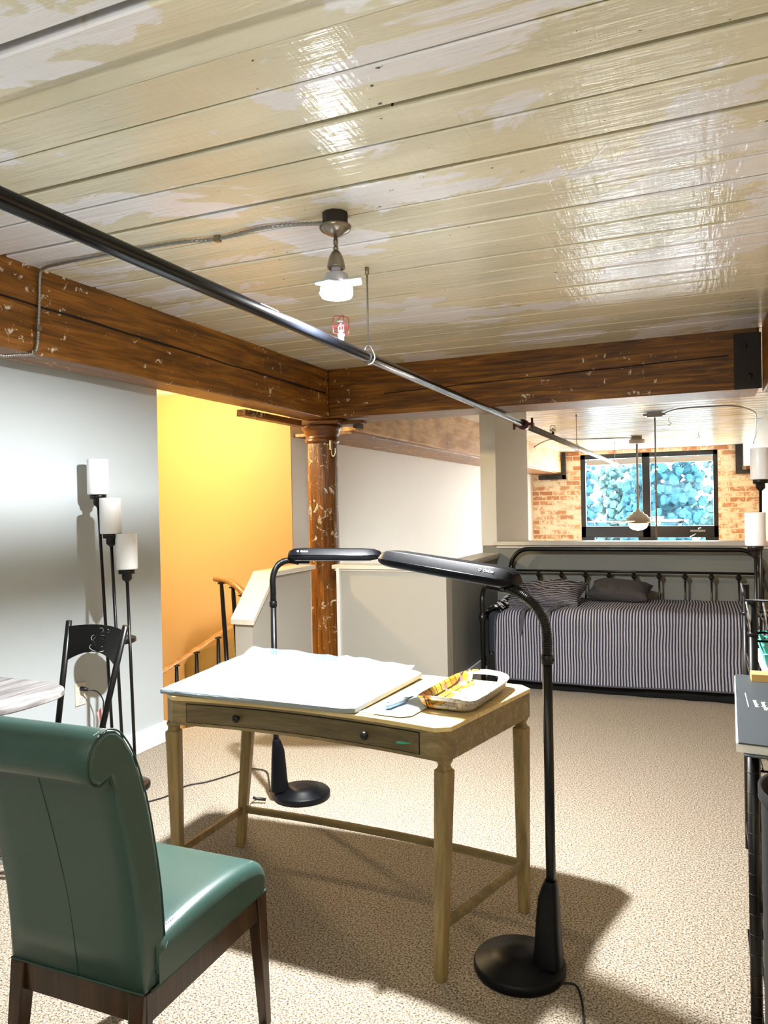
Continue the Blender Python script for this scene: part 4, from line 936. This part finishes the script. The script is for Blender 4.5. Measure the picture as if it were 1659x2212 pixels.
# close the rim of each hand hole (outer ring i joins inner ring 9-i)
for k in range(tn):
    x = (rings[2][k][0]+rings[2][(k+1) % tn][0])/2; y = rings[2][k][1]
    if abs(x) < 0.048 and abs(y) > 0.17:
        k2 = (k+1) % tn; fs.append((2*tn+k, 2*tn+k2, 7*tn+k2, 7*tn+k)); fs.append((3*tn+k, 3*tn+k2, 6*tn+k2, 6*tn+k))
fs.append(tuple(range(tn))[::-1]); fs.append(tuple(9*tn+k for k in range(tn)))
me = bpy.data.meshes.new('tray_body'); me.from_pydata([tuple(v) for v in vs], [], fs); me.materials.append(MT['tray'])
for p in me.polygons: p.use_smooth = len(p.vertices) == 4
tb = bpy.data.objects.new('tray_body', me); COL.objects.link(tb); tb.parent = tr

# ================================================================== TEAL CHAIR
ch = thing('dining_chair', 'teal leather rolled-back chair with dark walnut legs pulled up to the desk', 'chair', (-1.33, 1.55, 0))
CXR, CXL = -1.136, -1.540       # right and left sides of the back
front_p = [(1.380, 0.40), (1.379, 0.48), (1.374, 0.56), (1.364, 0.64), (1.350, 0.72), (1.333, 0.80), (1.312, 0.87), (1.288, 0.93), (1.262, 0.970)]
roll = [(1.240, 0.990), (1.214, 0.998), (1.190, 0.992), (1.170, 0.975), (1.158, 0.950), (1.156, 0.922), (1.166, 0.900), (1.184, 0.888), (1.204, 0.890), (1.219, 0.897)]
rear_p = [(1.232, 0.86), (1.246, 0.80), (1.264, 0.72), (1.280, 0.64), (1.293, 0.56), (1.300, 0.48), (1.305, 0.385)]
prof = front_p+roll+rear_p+[(1.345, 0.385)]
def pad(prof, x0, x1, name, mat, parent, r=0.016, slant=0.0):
    """upholstered slab: profile in (y,z) between two x planes with softly rounded rims"""
    g = G(); n = len(prof); c = Vector((sum(p[0] for p in prof)/n, sum(p[1] for p in prof)/n))
    def ring(x, ins):
        out = []
        for i, p in enumerate(prof):
            a = Vector(prof[i-1]); b = Vector(prof[(i+1) % n]); t = (b-a).normalized(); nn_ = Vector((-t.y, t.x))
            q = Vector(p)+nn_*ins
            out.append((x, q.x, q.y))
        return out
    rs = [ring(x0, r*0.9), ring(x0+r*0.25, r*0.35), ring(x0+r, 0), ring(x1-r, 0), ring(x1-r*0.25, r*0.35), ring(x1, r*0.9)]
    mid = 8; seq = rs[:3]
    for k in range(1, mid): 
        t = k/mid; seq.append([tuple(Vector(rs[2][i]).lerp(Vector(rs[3][i]), t)) for i in range(n)])
    seq += rs[3:]
    vs = [p for r_ in seq for p in r_]; m = len(seq)
    fs = [(i*n+k, i*n+(k+1) % n, (i+1)*n+(k+1) % n, (i+1)*n+k) for i in range(m-1) for k in range(n)]
    g.add(vs, fs, True); b = len(g.v)-len(vs)
    g.f += [[b+k for k in range(n)], [b+(m-1)*n+k for k in range(n)]]; g.sm += [False, False]
    return g.build(name, mat, parent), ring
# orientation: profile goes front-bottom -> top -> rear-bottom : inward normal = left or right? choose by test
def orient(prof):
    A_ = sum(prof[i][0]*prof[(i+1) % len(prof)][1]-prof[(i+1) % len(prof)][0]*prof[i][1] for i in range(len(prof)))
    return prof if A_ > 0 else prof[::-1]
bk, ringf = pad(orient(prof), CXL, CXR, 'backrest', 'teal', ch, 0.012)
# seams on the backrest
g = G()
edge = front_p+roll
for x in (CXR-0.004, CXL+0.004):
    g.tube(smooth_path([(x, y_, z_) for y_, z_ in [(1.381, 0.46)]+front_p[1:]+roll[:3]], 3), 0.0022, 6)
    g.tube(smooth_path([(x, y_, z_) for y_, z_ in roll[2:]+rear_p[:1]], 3), 0.0022, 6)
g.tube(smooth_path([(CXL+0.185+(0.055*(0.89-z_)), y_-0.0005, z_) for y_, z_ in [(1.221, 0.89)]+rear_p], 3), 0.0009, 6)
g.build('piping', 'seam', bk)
G().tube([(CXL+0.004, 1.305, 0.387), (CXR-0.004, 1.305, 0.387)], 0.0028, 8).build('welt', 'seam', bk)
g = G()
for k in range(16):
    t_ = k/15; a = math.radians(95-t_*150)
    i = 7+t_*4.0; i0 = int(i); f_ = i-i0; e2 = edge; yy = e2[i0][0]*(1-f_)+e2[min(i0+1, len(e2)-1)][0]*f_; zz = e2[i0][1]*(1-f_)+e2[min(i0+1, len(e2)-1)][1]*f_
    g.box((CXR-0.0165, yy-0.0025, zz-0.0005), (CXR-0.0155, yy+0.0025, zz+0.0012))
g.build('stitching', 'shade', bk)
# seat cushion
sp = [(1.345, 0.386), (1.345, 0.487), (1.50, 0.500), (1.65, 0.497), (1.74, 0.485), (1.785, 0.468), (1.803, 0.445), (1.806, 0.42), (1.800, 0.386)]
def sq(x0, x1, m=14):
    g = G(); rows = []
    for i in range(m+1):
        u = i/m; x = x0+(x1-x0)*u; e = min(u, 1-u)*(x1-x0); rd = 0.03
        k = 0 if e > rd else 1-math.sqrt(max(0, 1-(1-e/rd)**2))
        rows.append([(x, y_-(0.012*k if y_ > 1.7 else 0), 0.386+(z_-0.386)*(1-0.24*k)) for y_, z_ in sp])
    n = len(sp); vs = [p for r_ in rows for p in r_]
    fs = [(i*n+k, i*n+(k+1) % n, (i+1)*n+(k+1) % n, (i+1)*n+k) for i in range(m) for k in range(n)]
    g.add(vs, fs, True); b = len(g.v)-len(vs); g.f += [[b+k for k in range(n)], [b+m*n+k for k in range(n)]]; g.sm += [False, False]
    return g
xs_ = [0, 0.004, 0.010, 0.02, 0.035, 0.06]
def seat():
    g = G(); X0, X1 = -1.545, -1.128; cols = [X0+q for q in xs_]+[X0+(X1-X0)*k/10 for k in range(2, 9)]+[X1-q for q in xs_[::-1]]
    ps = smooth_path([(0, *p) for p in sp[1:-1]], 5); ps = [(p.y, p.z) for p in ps]; full = [(1.345, 0.386)]+ps+[(1.800, 0.386)]
    rows = []
    for x in cols:
        e = min(x-X0, X1-x); rd = 0.035; k = 0 if e >= rd else 1-math.sqrt(max(0, 1-(1-e/rd)**2))
        rows.append([(x, y_-(0.02*k if y_ > 1.7 else 0), 0.386+(z_-0.386)*(1-0.30*k)) for y_, z_ in full])
    n = len(full); vs = [p for r_ in rows for p in r_]; m = len(rows)-1
    fs = [(i*n+k, i*n+(k+1) % n, (i+1)*n+(k+1) % n, (i+1)*n+k) for i in range(m) for k in range(n)]
    g.add(vs, fs, True); b = len(g.v)-len(vs); g.f += [[b+k for k in range(n)], [b+m*n+k for k in range(n)]]; g.sm += [False, False]
    return g
se = seat().build('seat', 'teal', ch)
g = G()
g.tube(smooth_path([(-1.141, 1.372, 0.479), (-1.141, 1.5, 0.489), (-1.141, 1.65, 0.487), (-1.141, 1.74, 0.474), (-1.143, 1.782, 0.456)], 5), 0.0016, 6)
g.tube([(-1.130, 1.32, 0.388), (-1.130, 1.795, 0.388)], 0.0028, 8)
g.tube([(-1.134, 1.318, 0.392), (-1.129, 1.345, 0.425), (-1.129, 1.376, 0.470)], 0.0012, 6)
g.build('piping', 'seam', se)
g = G()
for k in range(48):
    yy = 1.40+0.36*k/47; zz = 0.4925 if yy < 1.65 else 0.492-(yy-1.65)*0.12
    zz = 0.494 if yy < 1.62 else 0.494-(yy-1.62)**2*0.9
    g.box((-1.1525, yy-0.0022, zz-0.002), (-1.1515, yy+0.0022, zz+0.0012))
g.build('stitching', 'shade', se)
# side gusset joining back and seat, frame and legs
G().box((-1.525, 1.310, 0.315), (-1.165, 1.33, 0.383)).box((-1.156, 1.312, 0.315), (-1.137, 1.785, 0.383)).box((-1.545, 1.33, 0.315), (-1.527, 1.785, 0.383)).box((-1.53, 1.775, 0.315), (-1.14, 1.793, 0.383)).build('seat_frame', 'walnut', ch, bevel=0.002)
def cleg(x0, x1, y0, y1, fx0, fx1, fy0, fy1):
    g = G(); g.add([(fx0, fy0, 0), (fx1, fy0, 0), (fx1, fy1, 0), (fx0, fy1, 0), (x0, y0, 0.384), (x1, y0, 0.384), (x1, y1, 0.384), (x0, y1, 0.384)], [(3, 2, 1, 0), (4, 5, 6, 7), (0, 1, 5, 4), (1, 2, 6, 5), (2, 3, 7, 6), (3, 0, 4, 7)])
    g.build('leg', 'walnut', ch, bevel=0.003)
cleg(-1.172, -1.130, 1.756, 1.798, -1.160, -1.134, 1.792, 1.818)
cleg(-1.545, -1.503, 1.756, 1.798, -1.541, -1.515, 1.792, 1.818)
cleg(-1.180, -1.138, 1.303, 1.345, -1.172, -1.145, 1.262, 1.290)
cleg(-1.537, -1.495, 1.303, 1.345, -1.531, -1.504, 1.262, 1.290)

# ================================================================== DAYBED
X0, X1, YF, YB = -1.608, 0.470, 5.85, 6.88
db = thing('daybed', 'dark metal tube daybed with arched back against the far half wall', 'daybed', ((X0+X1)/2, 6.4, 0))
r_ = 0.020; ra = 0.165
pth = [(X0, YB, 0.0), (X0, YB, 0.50), (X0, YB, 1.035-ra)]+arc((X0+ra, YB, 1.035-ra), ra, 180, 90, 12, (1, 0, 0), (0, 0, 1))+arc((X1-ra, YB, 1.035-ra), ra, 90, 0, 12, (1, 0, 0), (0, 0, 1))+[(X1, YB, 0.5), (X1, YB, 0)]
G().tube(pth, r_, 14).build('back_frame', 'bedmetal', db)
G().tube([(X0, YB, 0.838), (X1, YB, 0.838)], 0.0105, 12).build('back_rail', 'bedmetal', db)
for sx in (X0, X1): G().lathe([(0.02, -0.035), (0.027, -0.03), (0.022, -0.02), (0.030, -0.01), (0.032, 0), (0.030, 0.01), (0.022, 0.02), (0.027, 0.03), (0.02, 0.035)], (sx, YB, 0.85), 16).build('post_collar', 'bedmetal', db)
spx = [-1.355, -1.149, -0.937, -0.734, -0.526, -0.319, -0.112, 0.094, 0.302]
for x in spx:
    G().tube([(x, YB, 0.30), (x, YB, 0.838)], 0.0085, 10).lathe([(0.010, -0.075), (0.012, -0.07), (0.010, -0.06), (0.024, -0.045), (0.024, -0.03), (0.014, -0.018), (0.018, -0.008), (0.018, 0.0)], (x, YB, 0.838), 8, smooth=False).build('spindle', 'bedmetal', db)
for sx in (X0, X1):
    rr2 = 0.11
    pa = [(sx, YF, 0.0), (sx, YF, 0.55), (sx, YF, 0.775-rr2)]+arc((sx, YF+rr2, 0.775-rr2), rr2, 180, 90, 10, (0, 1, 0), (0, 0, 1))+[(sx, YB-0.02, 0.80)]
    G().tube(pa, 0.0195, 14).build('arm_frame', 'bedmetal', db)
    G().lathe([(0.02, -0.045), (0.026, -0.04), (0.021, -0.03), (0.030, -0.015), (0.032, 0), (0.030, 0.015), (0.021, 0.028), (0.026, 0.036), (0.02, 0.04)], (sx, YF, 0.545), 18).build('post_collar', 'bedmetal', db)
    G().tube([(sx, YF, 0.565), (sx, YB, 0.565)], 0.0105, 10).build('arm_rail', 'bedmetal', db)
    for k in range(4):
        yy = YF+(YB-YF)*(k+1)/5
        G().tube([(sx, yy, 0.20), (sx, yy, 0.565)], 0.008, 8).lathe([(0.010, -0.075), (0.024, -0.045), (0.024, -0.03), (0.014, -0.018), (0.018, 0.0)], (sx, yy, 0.565), 8, smooth=False).build('spindle', 'bedmetal', db)
G().box((X0, YF+0.01, 0.16), (X1, YF+0.03, 0.24)).box((X0, YB-0.03, 0.16), (X1, YB-0.01, 0.24)).build('side_rail', 'bedmetal', db, bevel=0.002)
solo(G().box((-1.58, 5.90, 0.24), (0.445, 6.85, 0.585)), 'mattress', 'navy', 'mattress under the striped quilt, wrapped in a dark navy sheet', 'mattress', (-0.57, 6.4, 0.24), bevel=0.04, seg=3)
def shade_f(u, v):
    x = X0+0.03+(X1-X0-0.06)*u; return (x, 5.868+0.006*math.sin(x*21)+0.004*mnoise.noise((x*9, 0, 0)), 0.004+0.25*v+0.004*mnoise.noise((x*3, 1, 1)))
solo(G().grid(shade_f, 120, 4), 'hem_shade_strip', 'hem_shade_and_bin', 'black strip standing in for the shadow below the striped quilt', 'shade strip', (-0.57, 5.87, 0), solid=0.003)  # black sheet put in as the shadow beneath the quilt hem
# quilt
def quilt(u, v):
    x = -1.500+(0.435+1.500)*u
    Ls = [0, 0.80, 0.905, 1.46]; s_ = v*1.46
    zt = 0.612+0.018*u+0.010*mnoise.noise((x*2.2, 3, 0))+0.010*mnoise.noise((x*6, s_*4, 1))
    bulge = 0.020*math.exp(-((x+0.45)/0.45)**2)
    if u < 0.06: zt -= 0.045*(1-u/0.06)**2
    hem = 0.085-0.010*u+0.012*math.sin(x*2.4+0.8)
    yo = 5.832+0.010*mnoise.noise((x*2.5, 0, 5))
    if s_ < 0.80: return Vector((x, 6.80-(6.80-5.925)*(s_/0.80), zt+bulge*(s_/0.8)-0.01*(1-s_/0.8)))
    if s_ < 0.905:
        a = (s_-0.80)/0.105*PI/2; rr_ = 0.085
        return Vector((x, 5.925-rr_*math.sin(a)+(yo-5.84)*math.sin(a), zt+bulge-rr_*(1-math.cos(a))))
    t_ = (s_-0.905)/(1.46-0.905); z1 = zt+bulge-0.085
    return Vector((x+0.006*mnoise.noise((x*3, t_*2, 8)), yo+0.008*mnoise.noise((x*8, t_*1.5, 2))*t_+0.010*mnoise.noise((x*3, t_*3, 6))-0.012*t_*t_, z1+(hem-z1)*t_))
qt = thing('striped_quilt', 'blue-grey and white striped quilt draped over the daybed', 'quilt', (-0.55, 6.2, 0.1))
G().grid(quilt, 260, 90).build('cover', 'quilt', qt, solid=0.006)
G().tube([quilt(i/120, 1.0)+Vector((0, -0.003, 0)) for i in range(121)], 0.006, 6).tube([quilt(0, 0.3+0.7*i/60)+Vector((-0.002, -0.003, 0.002)) for i in range(61)], 0.006, 6).build('binding', 'hem', qt)
# pillows
def pillow(name, label, c, w_, d_, h_, rot, mat, seed, puff=0.5, extra=None):
    t = thing(name, label, 'pillow', c); R_ = rot.to_matrix().to_4x4() if hasattr(rot, 'to_matrix') else rot
    n = 44; vs = []; fs = []
    def P(i, j, s_):
        u = -1+2*i/n; v = -1+2*j/n
        e = (1-abs(u)**3.2)*(1-abs(v)**3.2); th = h_*max(0, e)**puff*0.5
        pinch = 1-0.10*(abs(u)**2)*(1-abs(v))*0-0.07*(1-abs(u)**2)*abs(v)**2*0
        x = u*w_/2*(1-0.09*(1-v*v)*abs(u)**3); y = v*d_/2*(1-0.09*(1-u*u)*abs(v)**3)
        q = mnoise.noise((u*1.8+seed, v*1.8, s_))*0.10*h_+mnoise.noise((u*5+seed, v*5, s_))*0.04*h_
        return Vector((x, y, s_*(th+0.002)+q*e**0.3 if e > 0 else 0.0))
    for s_ in (1, -1):
        for j in range(n+1):
            for i in range(n+1): vs.append(P(i, j, s_))
    m = (n+1)*(n+1)
    for j in range(n):
        for i in range(n):
            a = j*(n+1)+i; fs.append((a, a+1, a+n+2, a+n+1)); fs.append((m+a, m+a+n+1, m+a+n+2, m+a+1))
    xf = Matrix.Translation(c) @ R_
    G().add(vs, fs, True, xf).build('cushion', mat, t)
    return t, xf
from mathutils import Euler
t, xf = pillow('bed_pillow', 'crumpled striped pillow at the left end of the daybed', (-1.19, 6.33, 0.675), 0.64, 0.40, 0.19, Euler((math.radians(20), math.radians(-5), math.radians(-6))), 'pillow_stripe', 3)
g = G()
fl = [(-0.95, 6.16, 0.655), (-0.88, 6.13, 0.650), (-0.82, 6.2, 0.66), (-0.80, 6.35, 0.68)]
rim_ = [xf @ Vector((0.30*math.copysign(abs(math.cos(a))**0.5, math.cos(a)), 0.21*math.copysign(abs(math.sin(a))**0.5, math.sin(a)), 0.0)) for a in [2*PI*k/40 for k in range(40)]]
g.tube(rim_, 0.005, 6, closed=True); g.build('flange', 'hem', t)
g = G()
for x, zz in ((-1.29, 0.40), (-1.10, 0.40)):
    g.add([(x, 5.835, 0.62), (x+0.03, 5.83, 0.61), (x+0.012, 5.812, 0.46), (x-0.012, 5.812, zz), (x-0.012, 5.815, 0.48)], [(0, 1, 2, 3, 4)])
    g.add([(x, 5.835, 0.62), (x+0.03, 5.83, 0.61), (x+0.10, 6.05, 0.665), (x+0.07, 6.05, 0.665)], [(0, 1, 2, 3)])
g.build('tie', 'hem', t, solid=0.003)
pillow('throw_pillow', 'small plain charcoal throw pillow in the middle of the daybed', (-0.62, 6.60, 0.705), 0.50, 0.34, 0.15, Euler((math.radians(14), math.radians(3), math.radians(-4))), 'charcoal', 9, 0.55)
def m_patch():
    t = NT('black_white_patterned_cloth'); v = t.coord((1, 1, 1))
    vo = t.n('ShaderNodeTexChecker', {'Vector': t.coord((1, 1, 1), rot=(0.4, 0.3, 0.5)), 'Scale': 16.0, 'Color1': hexc('#d8d8da'), 'Color2': hexc('#0c0c10')}).outputs[0]
    return t.set(vo, 0.9, 0, 0.1)
MT['patch'] = m_patch()
solo(G().grid(lambda u, v: Vector((-1.585+0.12*u, 5.90+0.6*v, 0.60+0.04*math.sin(u*3)+0.035*v+0.01*mnoise.noise((u*5, v*7, 0)))), 10, 30), 'folded_sheet', 'patch', 'black and white patterned sheet corner at the left end of the daybed', 'sheet', (-1.53, 6.2, 0.6), solid=0.01)

# ================================================================== RIGHT EDGE: RACKS AND THEIR THINGS
rk = thing('wire_shelf', 'low black metal shelf in front at the right edge holding the slate book', 'shelf', (0.28, 2.1, 0))
for (x, y, z1) in ((0.115, 2.05, 0.845), (0.50, 2.05, 0.845), (0.50, 2.55, 0.86), (0.150, 2.55, 0.85)):
    rad = 0.0165 if y < 1.6 else 0.014
    po_ = G().tube([(x, y, 0.0), (x, y, z1)], rad, 14).tube([(x, y, z1-0.004), (x, y, z1)], rad+0.0015, 14).build('post', 'black_metal', rk)
    g = G()
    for k in range(int(z1/0.05)): g.tube([(x+(rad+0.0002)*math.cos(q*PI/6), y+(rad+0.0002)*math.sin(q*PI/6), 0.03+k*0.05) for q in range(12)], 0.0009, 5, closed=True)
    g.build('groove_rings', 'iron', po_)
for z in (0.12, 0.45, 0.845):
    g = G(); g.box((0.12, 2.05, z-0.012), (0.135, 2.55, z+0.008)).box((0.49, 2.05, z-0.012), (0.505, 2.55, z+0.008)).box((0.13, 2.54, z-0.012), (0.50, 2.555, z+0.008)).box((0.12, 2.04, z-0.012), (0.50, 2.055, z+0.008))
    for k in range(14): g.tube([(0.15+0.025*k, 2.05, z), (0.15+0.025*k, 2.55, z)], 0.003, 6)
    g.build('shelf_tier', 'black_metal', rk)
bk_ = thing('sketch_book', 'slate-covered book with white lettering lying on the near shelf at the right edge', 'book', (0.25, 2.2, 0.857))
G().prism([(0.078, 1.938), (0.46, 1.90), (0.47, 2.64), (0.103, 2.70)], 0.878, 0.882).prism([(0.090, 1.925), (0.46, 1.89), (0.47, 2.64), (0.115, 2.68)], 0.853, 0.857).build('cover', 'book', bk_, bevel=0.001)
G().prism([(0.074, 1.945), (0.45, 1.91), (0.46, 2.62), (0.100, 2.69)], 0.857, 0.878).build('pages', 'paper', bk_)
def flat(x, y, ang, z): return Matrix.Translation((x, y, z)) @ Matrix.Rotation(ang, 4, 'Z')
text('leaves in the rain and other small studies', 'title_text', 0.016, 'paper', bk_, flat(0.195, 2.30, -PI/2+0.03, 0.8824))
text('Drawing Club', 'cover_text', 0.016, 'paper', bk_, flat(0.160, 2.30, -PI/2+0.03, 0.8824))
text('sketch book', 'cover_text', 0.016, 'paper', bk_, flat(0.140, 2.32, -PI/2+0.03, 0.8824))
G().box((0.118, 2.28, 0.882), (0.120, 2.44, 0.8824)).build('cover_line', 'paper', bk_)
solo(G().box((0.145, 2.60, 0.8825), (0.40, 2.66, 0.905)), 'card_box', 'gold_paper', 'manila card edge lying at the back of the slate book', 'card', (0.27, 2.63, 0.8825), bevel=0.001)
r2_ = thing('wire_rack', 'taller black wire rack at the right edge in front of the daybed', 'shelf', (0.3, 3.1, 0))
for (x, y, z1) in ((0.170, 2.92, 1.10), (0.175, 3.45, 1.10), (0.55, 2.92, 1.10), (0.55, 3.45, 1.10)):
    G().tube([(x, y, 0.0), (x, y, z1)], 0.0155, 14).lathe([(0.018, -0.012), (0.019, 0), (0.012, 0.002)], (x, y, 0.985), 14).build('post', 'black_metal', r2_)
for z in (0.15, 0.50, 0.815, 0.985):
    g = G().tube([(0.17, 2.92, z), (0.55, 2.92, z), (0.55, 3.45, z), (0.175, 3.45, z)], 0.005, 8, closed=True).tube([(0.17, 2.92, z-0.03), (0.55, 2.92, z-0.03)], 0.004, 8).tube([(0.17, 2.92, z-0.03), (0.175, 3.45, z-0.03)], 0.004, 8)
    for k in range(14): g.tube([(0.195+0.026*k, 2.92, z+0.004), (0.195+0.026*k, 3.45, z+0.004)], 0.0028, 6)
    g.build('rack_tier', 'black_metal', r2_)
g = G()
for k in range(6):
    x = 0.163+0.052*k; g.tube([(x-0.014, 2.895, 1.10), (x, 2.905, 0.99)], 0.0035, 8)
g.build('rail_wires', 'chrome', r2_)['label'] = 'bright slanting guard wires'
G().tube([(0.146, 2.895, 1.10), (0.54, 2.895, 1.10)], 0.0045, 8).tube([(0.146, 2.895, 1.10), (0.16, 3.45, 1.10)], 0.0045, 8).build('guard_rail', 'black_metal', r2_)
solo(G().prism([(0.205, 2.95), (0.50, 2.95), (0.50, 3.35), (0.205, 3.35)], 0.824, 0.854), 'paper_stack', 'paper', 'stack of white paper on the rack below the mint baskets', 'paper', (0.35, 3.15, 0.824), bevel=0.002)
def basket(z, label, x0=0.215):
    t = thing('mint_basket', label, 'basket', (x0+0.15, 3.1, z), 'mint baskets on the rack')
    def side(u0, v0, u1, v1, n):
        """perforated tapered side wall"""
        vs = []; fs = []; m = 7
        for j in range(m+1):
            for i in range(n*2+2):
                k = i/(n*2+1); zz = j/m; sp_ = 0.012*zz
                p = Vector((u0+(u1-u0)*k, v0+(v1-v0)*k, z+0.048*zz)); c = Vector((x0+0.14, 3.10, p.z)); d = (p-c); d.z = 0; p += d.normalized()*sp_; vs.append(p)
        w2 = n*2+2
        for j in range(m):
            for i in range(w2-1):
                if j in (1, 3, 5) and i % 2 == 1 and 0 < i < w2-2: continue
                a = j*w2+i; fs.append((a, a+1, a+w2+1, a+w2))
        return vs, fs
    g = G(); a, b, c, d = (x0, 2.96), (x0+0.28, 2.96), (x0+0.28, 3.24), (x0, 3.24)
    for p, q in ((a, b), (b, c), (c, d), (d, a)): g.add(*side(*p, *q, 9))
    g.add([(*a, z), (*b, z), (*c, z), (*d, z)], [(0, 1, 2, 3)])
    g.build('basket_wall', 'mint', t, solid=0.003)
    e = 0.012; G().tube([(x0-e, 2.96-e, z+0.048), (x0+0.28+e, 2.96-e, z+0.048), (x0+0.28+e, 3.24+e, z+0.048), (x0-e, 3.24+e, z+0.048)], 0.004, 8, closed=True).build('rim', 'mint', t)
basket(0.856, 'lower mint plastic basket of the stack on the wire rack'); basket(0.888, 'upper mint plastic basket nested on the lower one')
basket(0.56, 'mint plastic basket low on the rack under the slate book', 0.205)
fl_ = thing('dried_flowers', 'pale dried flowers on top of the wire rack at the right edge', 'flowers', (0.36, 3.2, 0.99))
rnd = random.Random(4)
for k in range(7):
    x = 0.30+rnd.uniform(0, 0.14); y = 3.2+rnd.uniform(-0.06, 0.06); zt = 1.10+rnd.uniform(0, 0.06)
    G().tube([(0.36, 3.2, 0.992), (x, y, zt)], 0.002, 5).build('stem', 'gold_paper', fl_)
    g = G()
    for q in range(9): g.sphere((x+rnd.uniform(-.014, .014), y+rnd.uniform(-.014, .014), zt+rnd.uniform(-.012, .014)), 0.007, 7, 5)
    g.build('flower_head', 'flowers', fl_)
solo(G().box((0.262, 2.95, 0.993), (0.40, 2.98, 1.06)), 'box_file', 'navy', 'dark blue box standing on the upper tier of the wire rack', 'box', (0.33, 2.965, 0.993), bevel=0.003)

bn = thing('black_bin', 'tall round black bin cut off by the right edge in front of the low shelf', 'bin', (0.232, 1.53, 0))
G().lathe([(0.125, 0.0), (0.132, 0.01), (0.134, 0.90), (0.139, 0.905), (0.139, 0.925), (0.136, 0.927), (0.130, 0.92), (0.128, 0.5), (0.120, 0.02)], (0.232, 1.53, 0), 48, caps=False).build('bin_wall', 'hem_shade_and_bin', bn)
G().lathe([(0.02, 0.004), (0.125, 0.004), (0.125, 0.012), (0.02, 0.012)], (0.232, 1.53, 0), 48).build('bin_bottom', 'hem_shade_and_bin', bn)
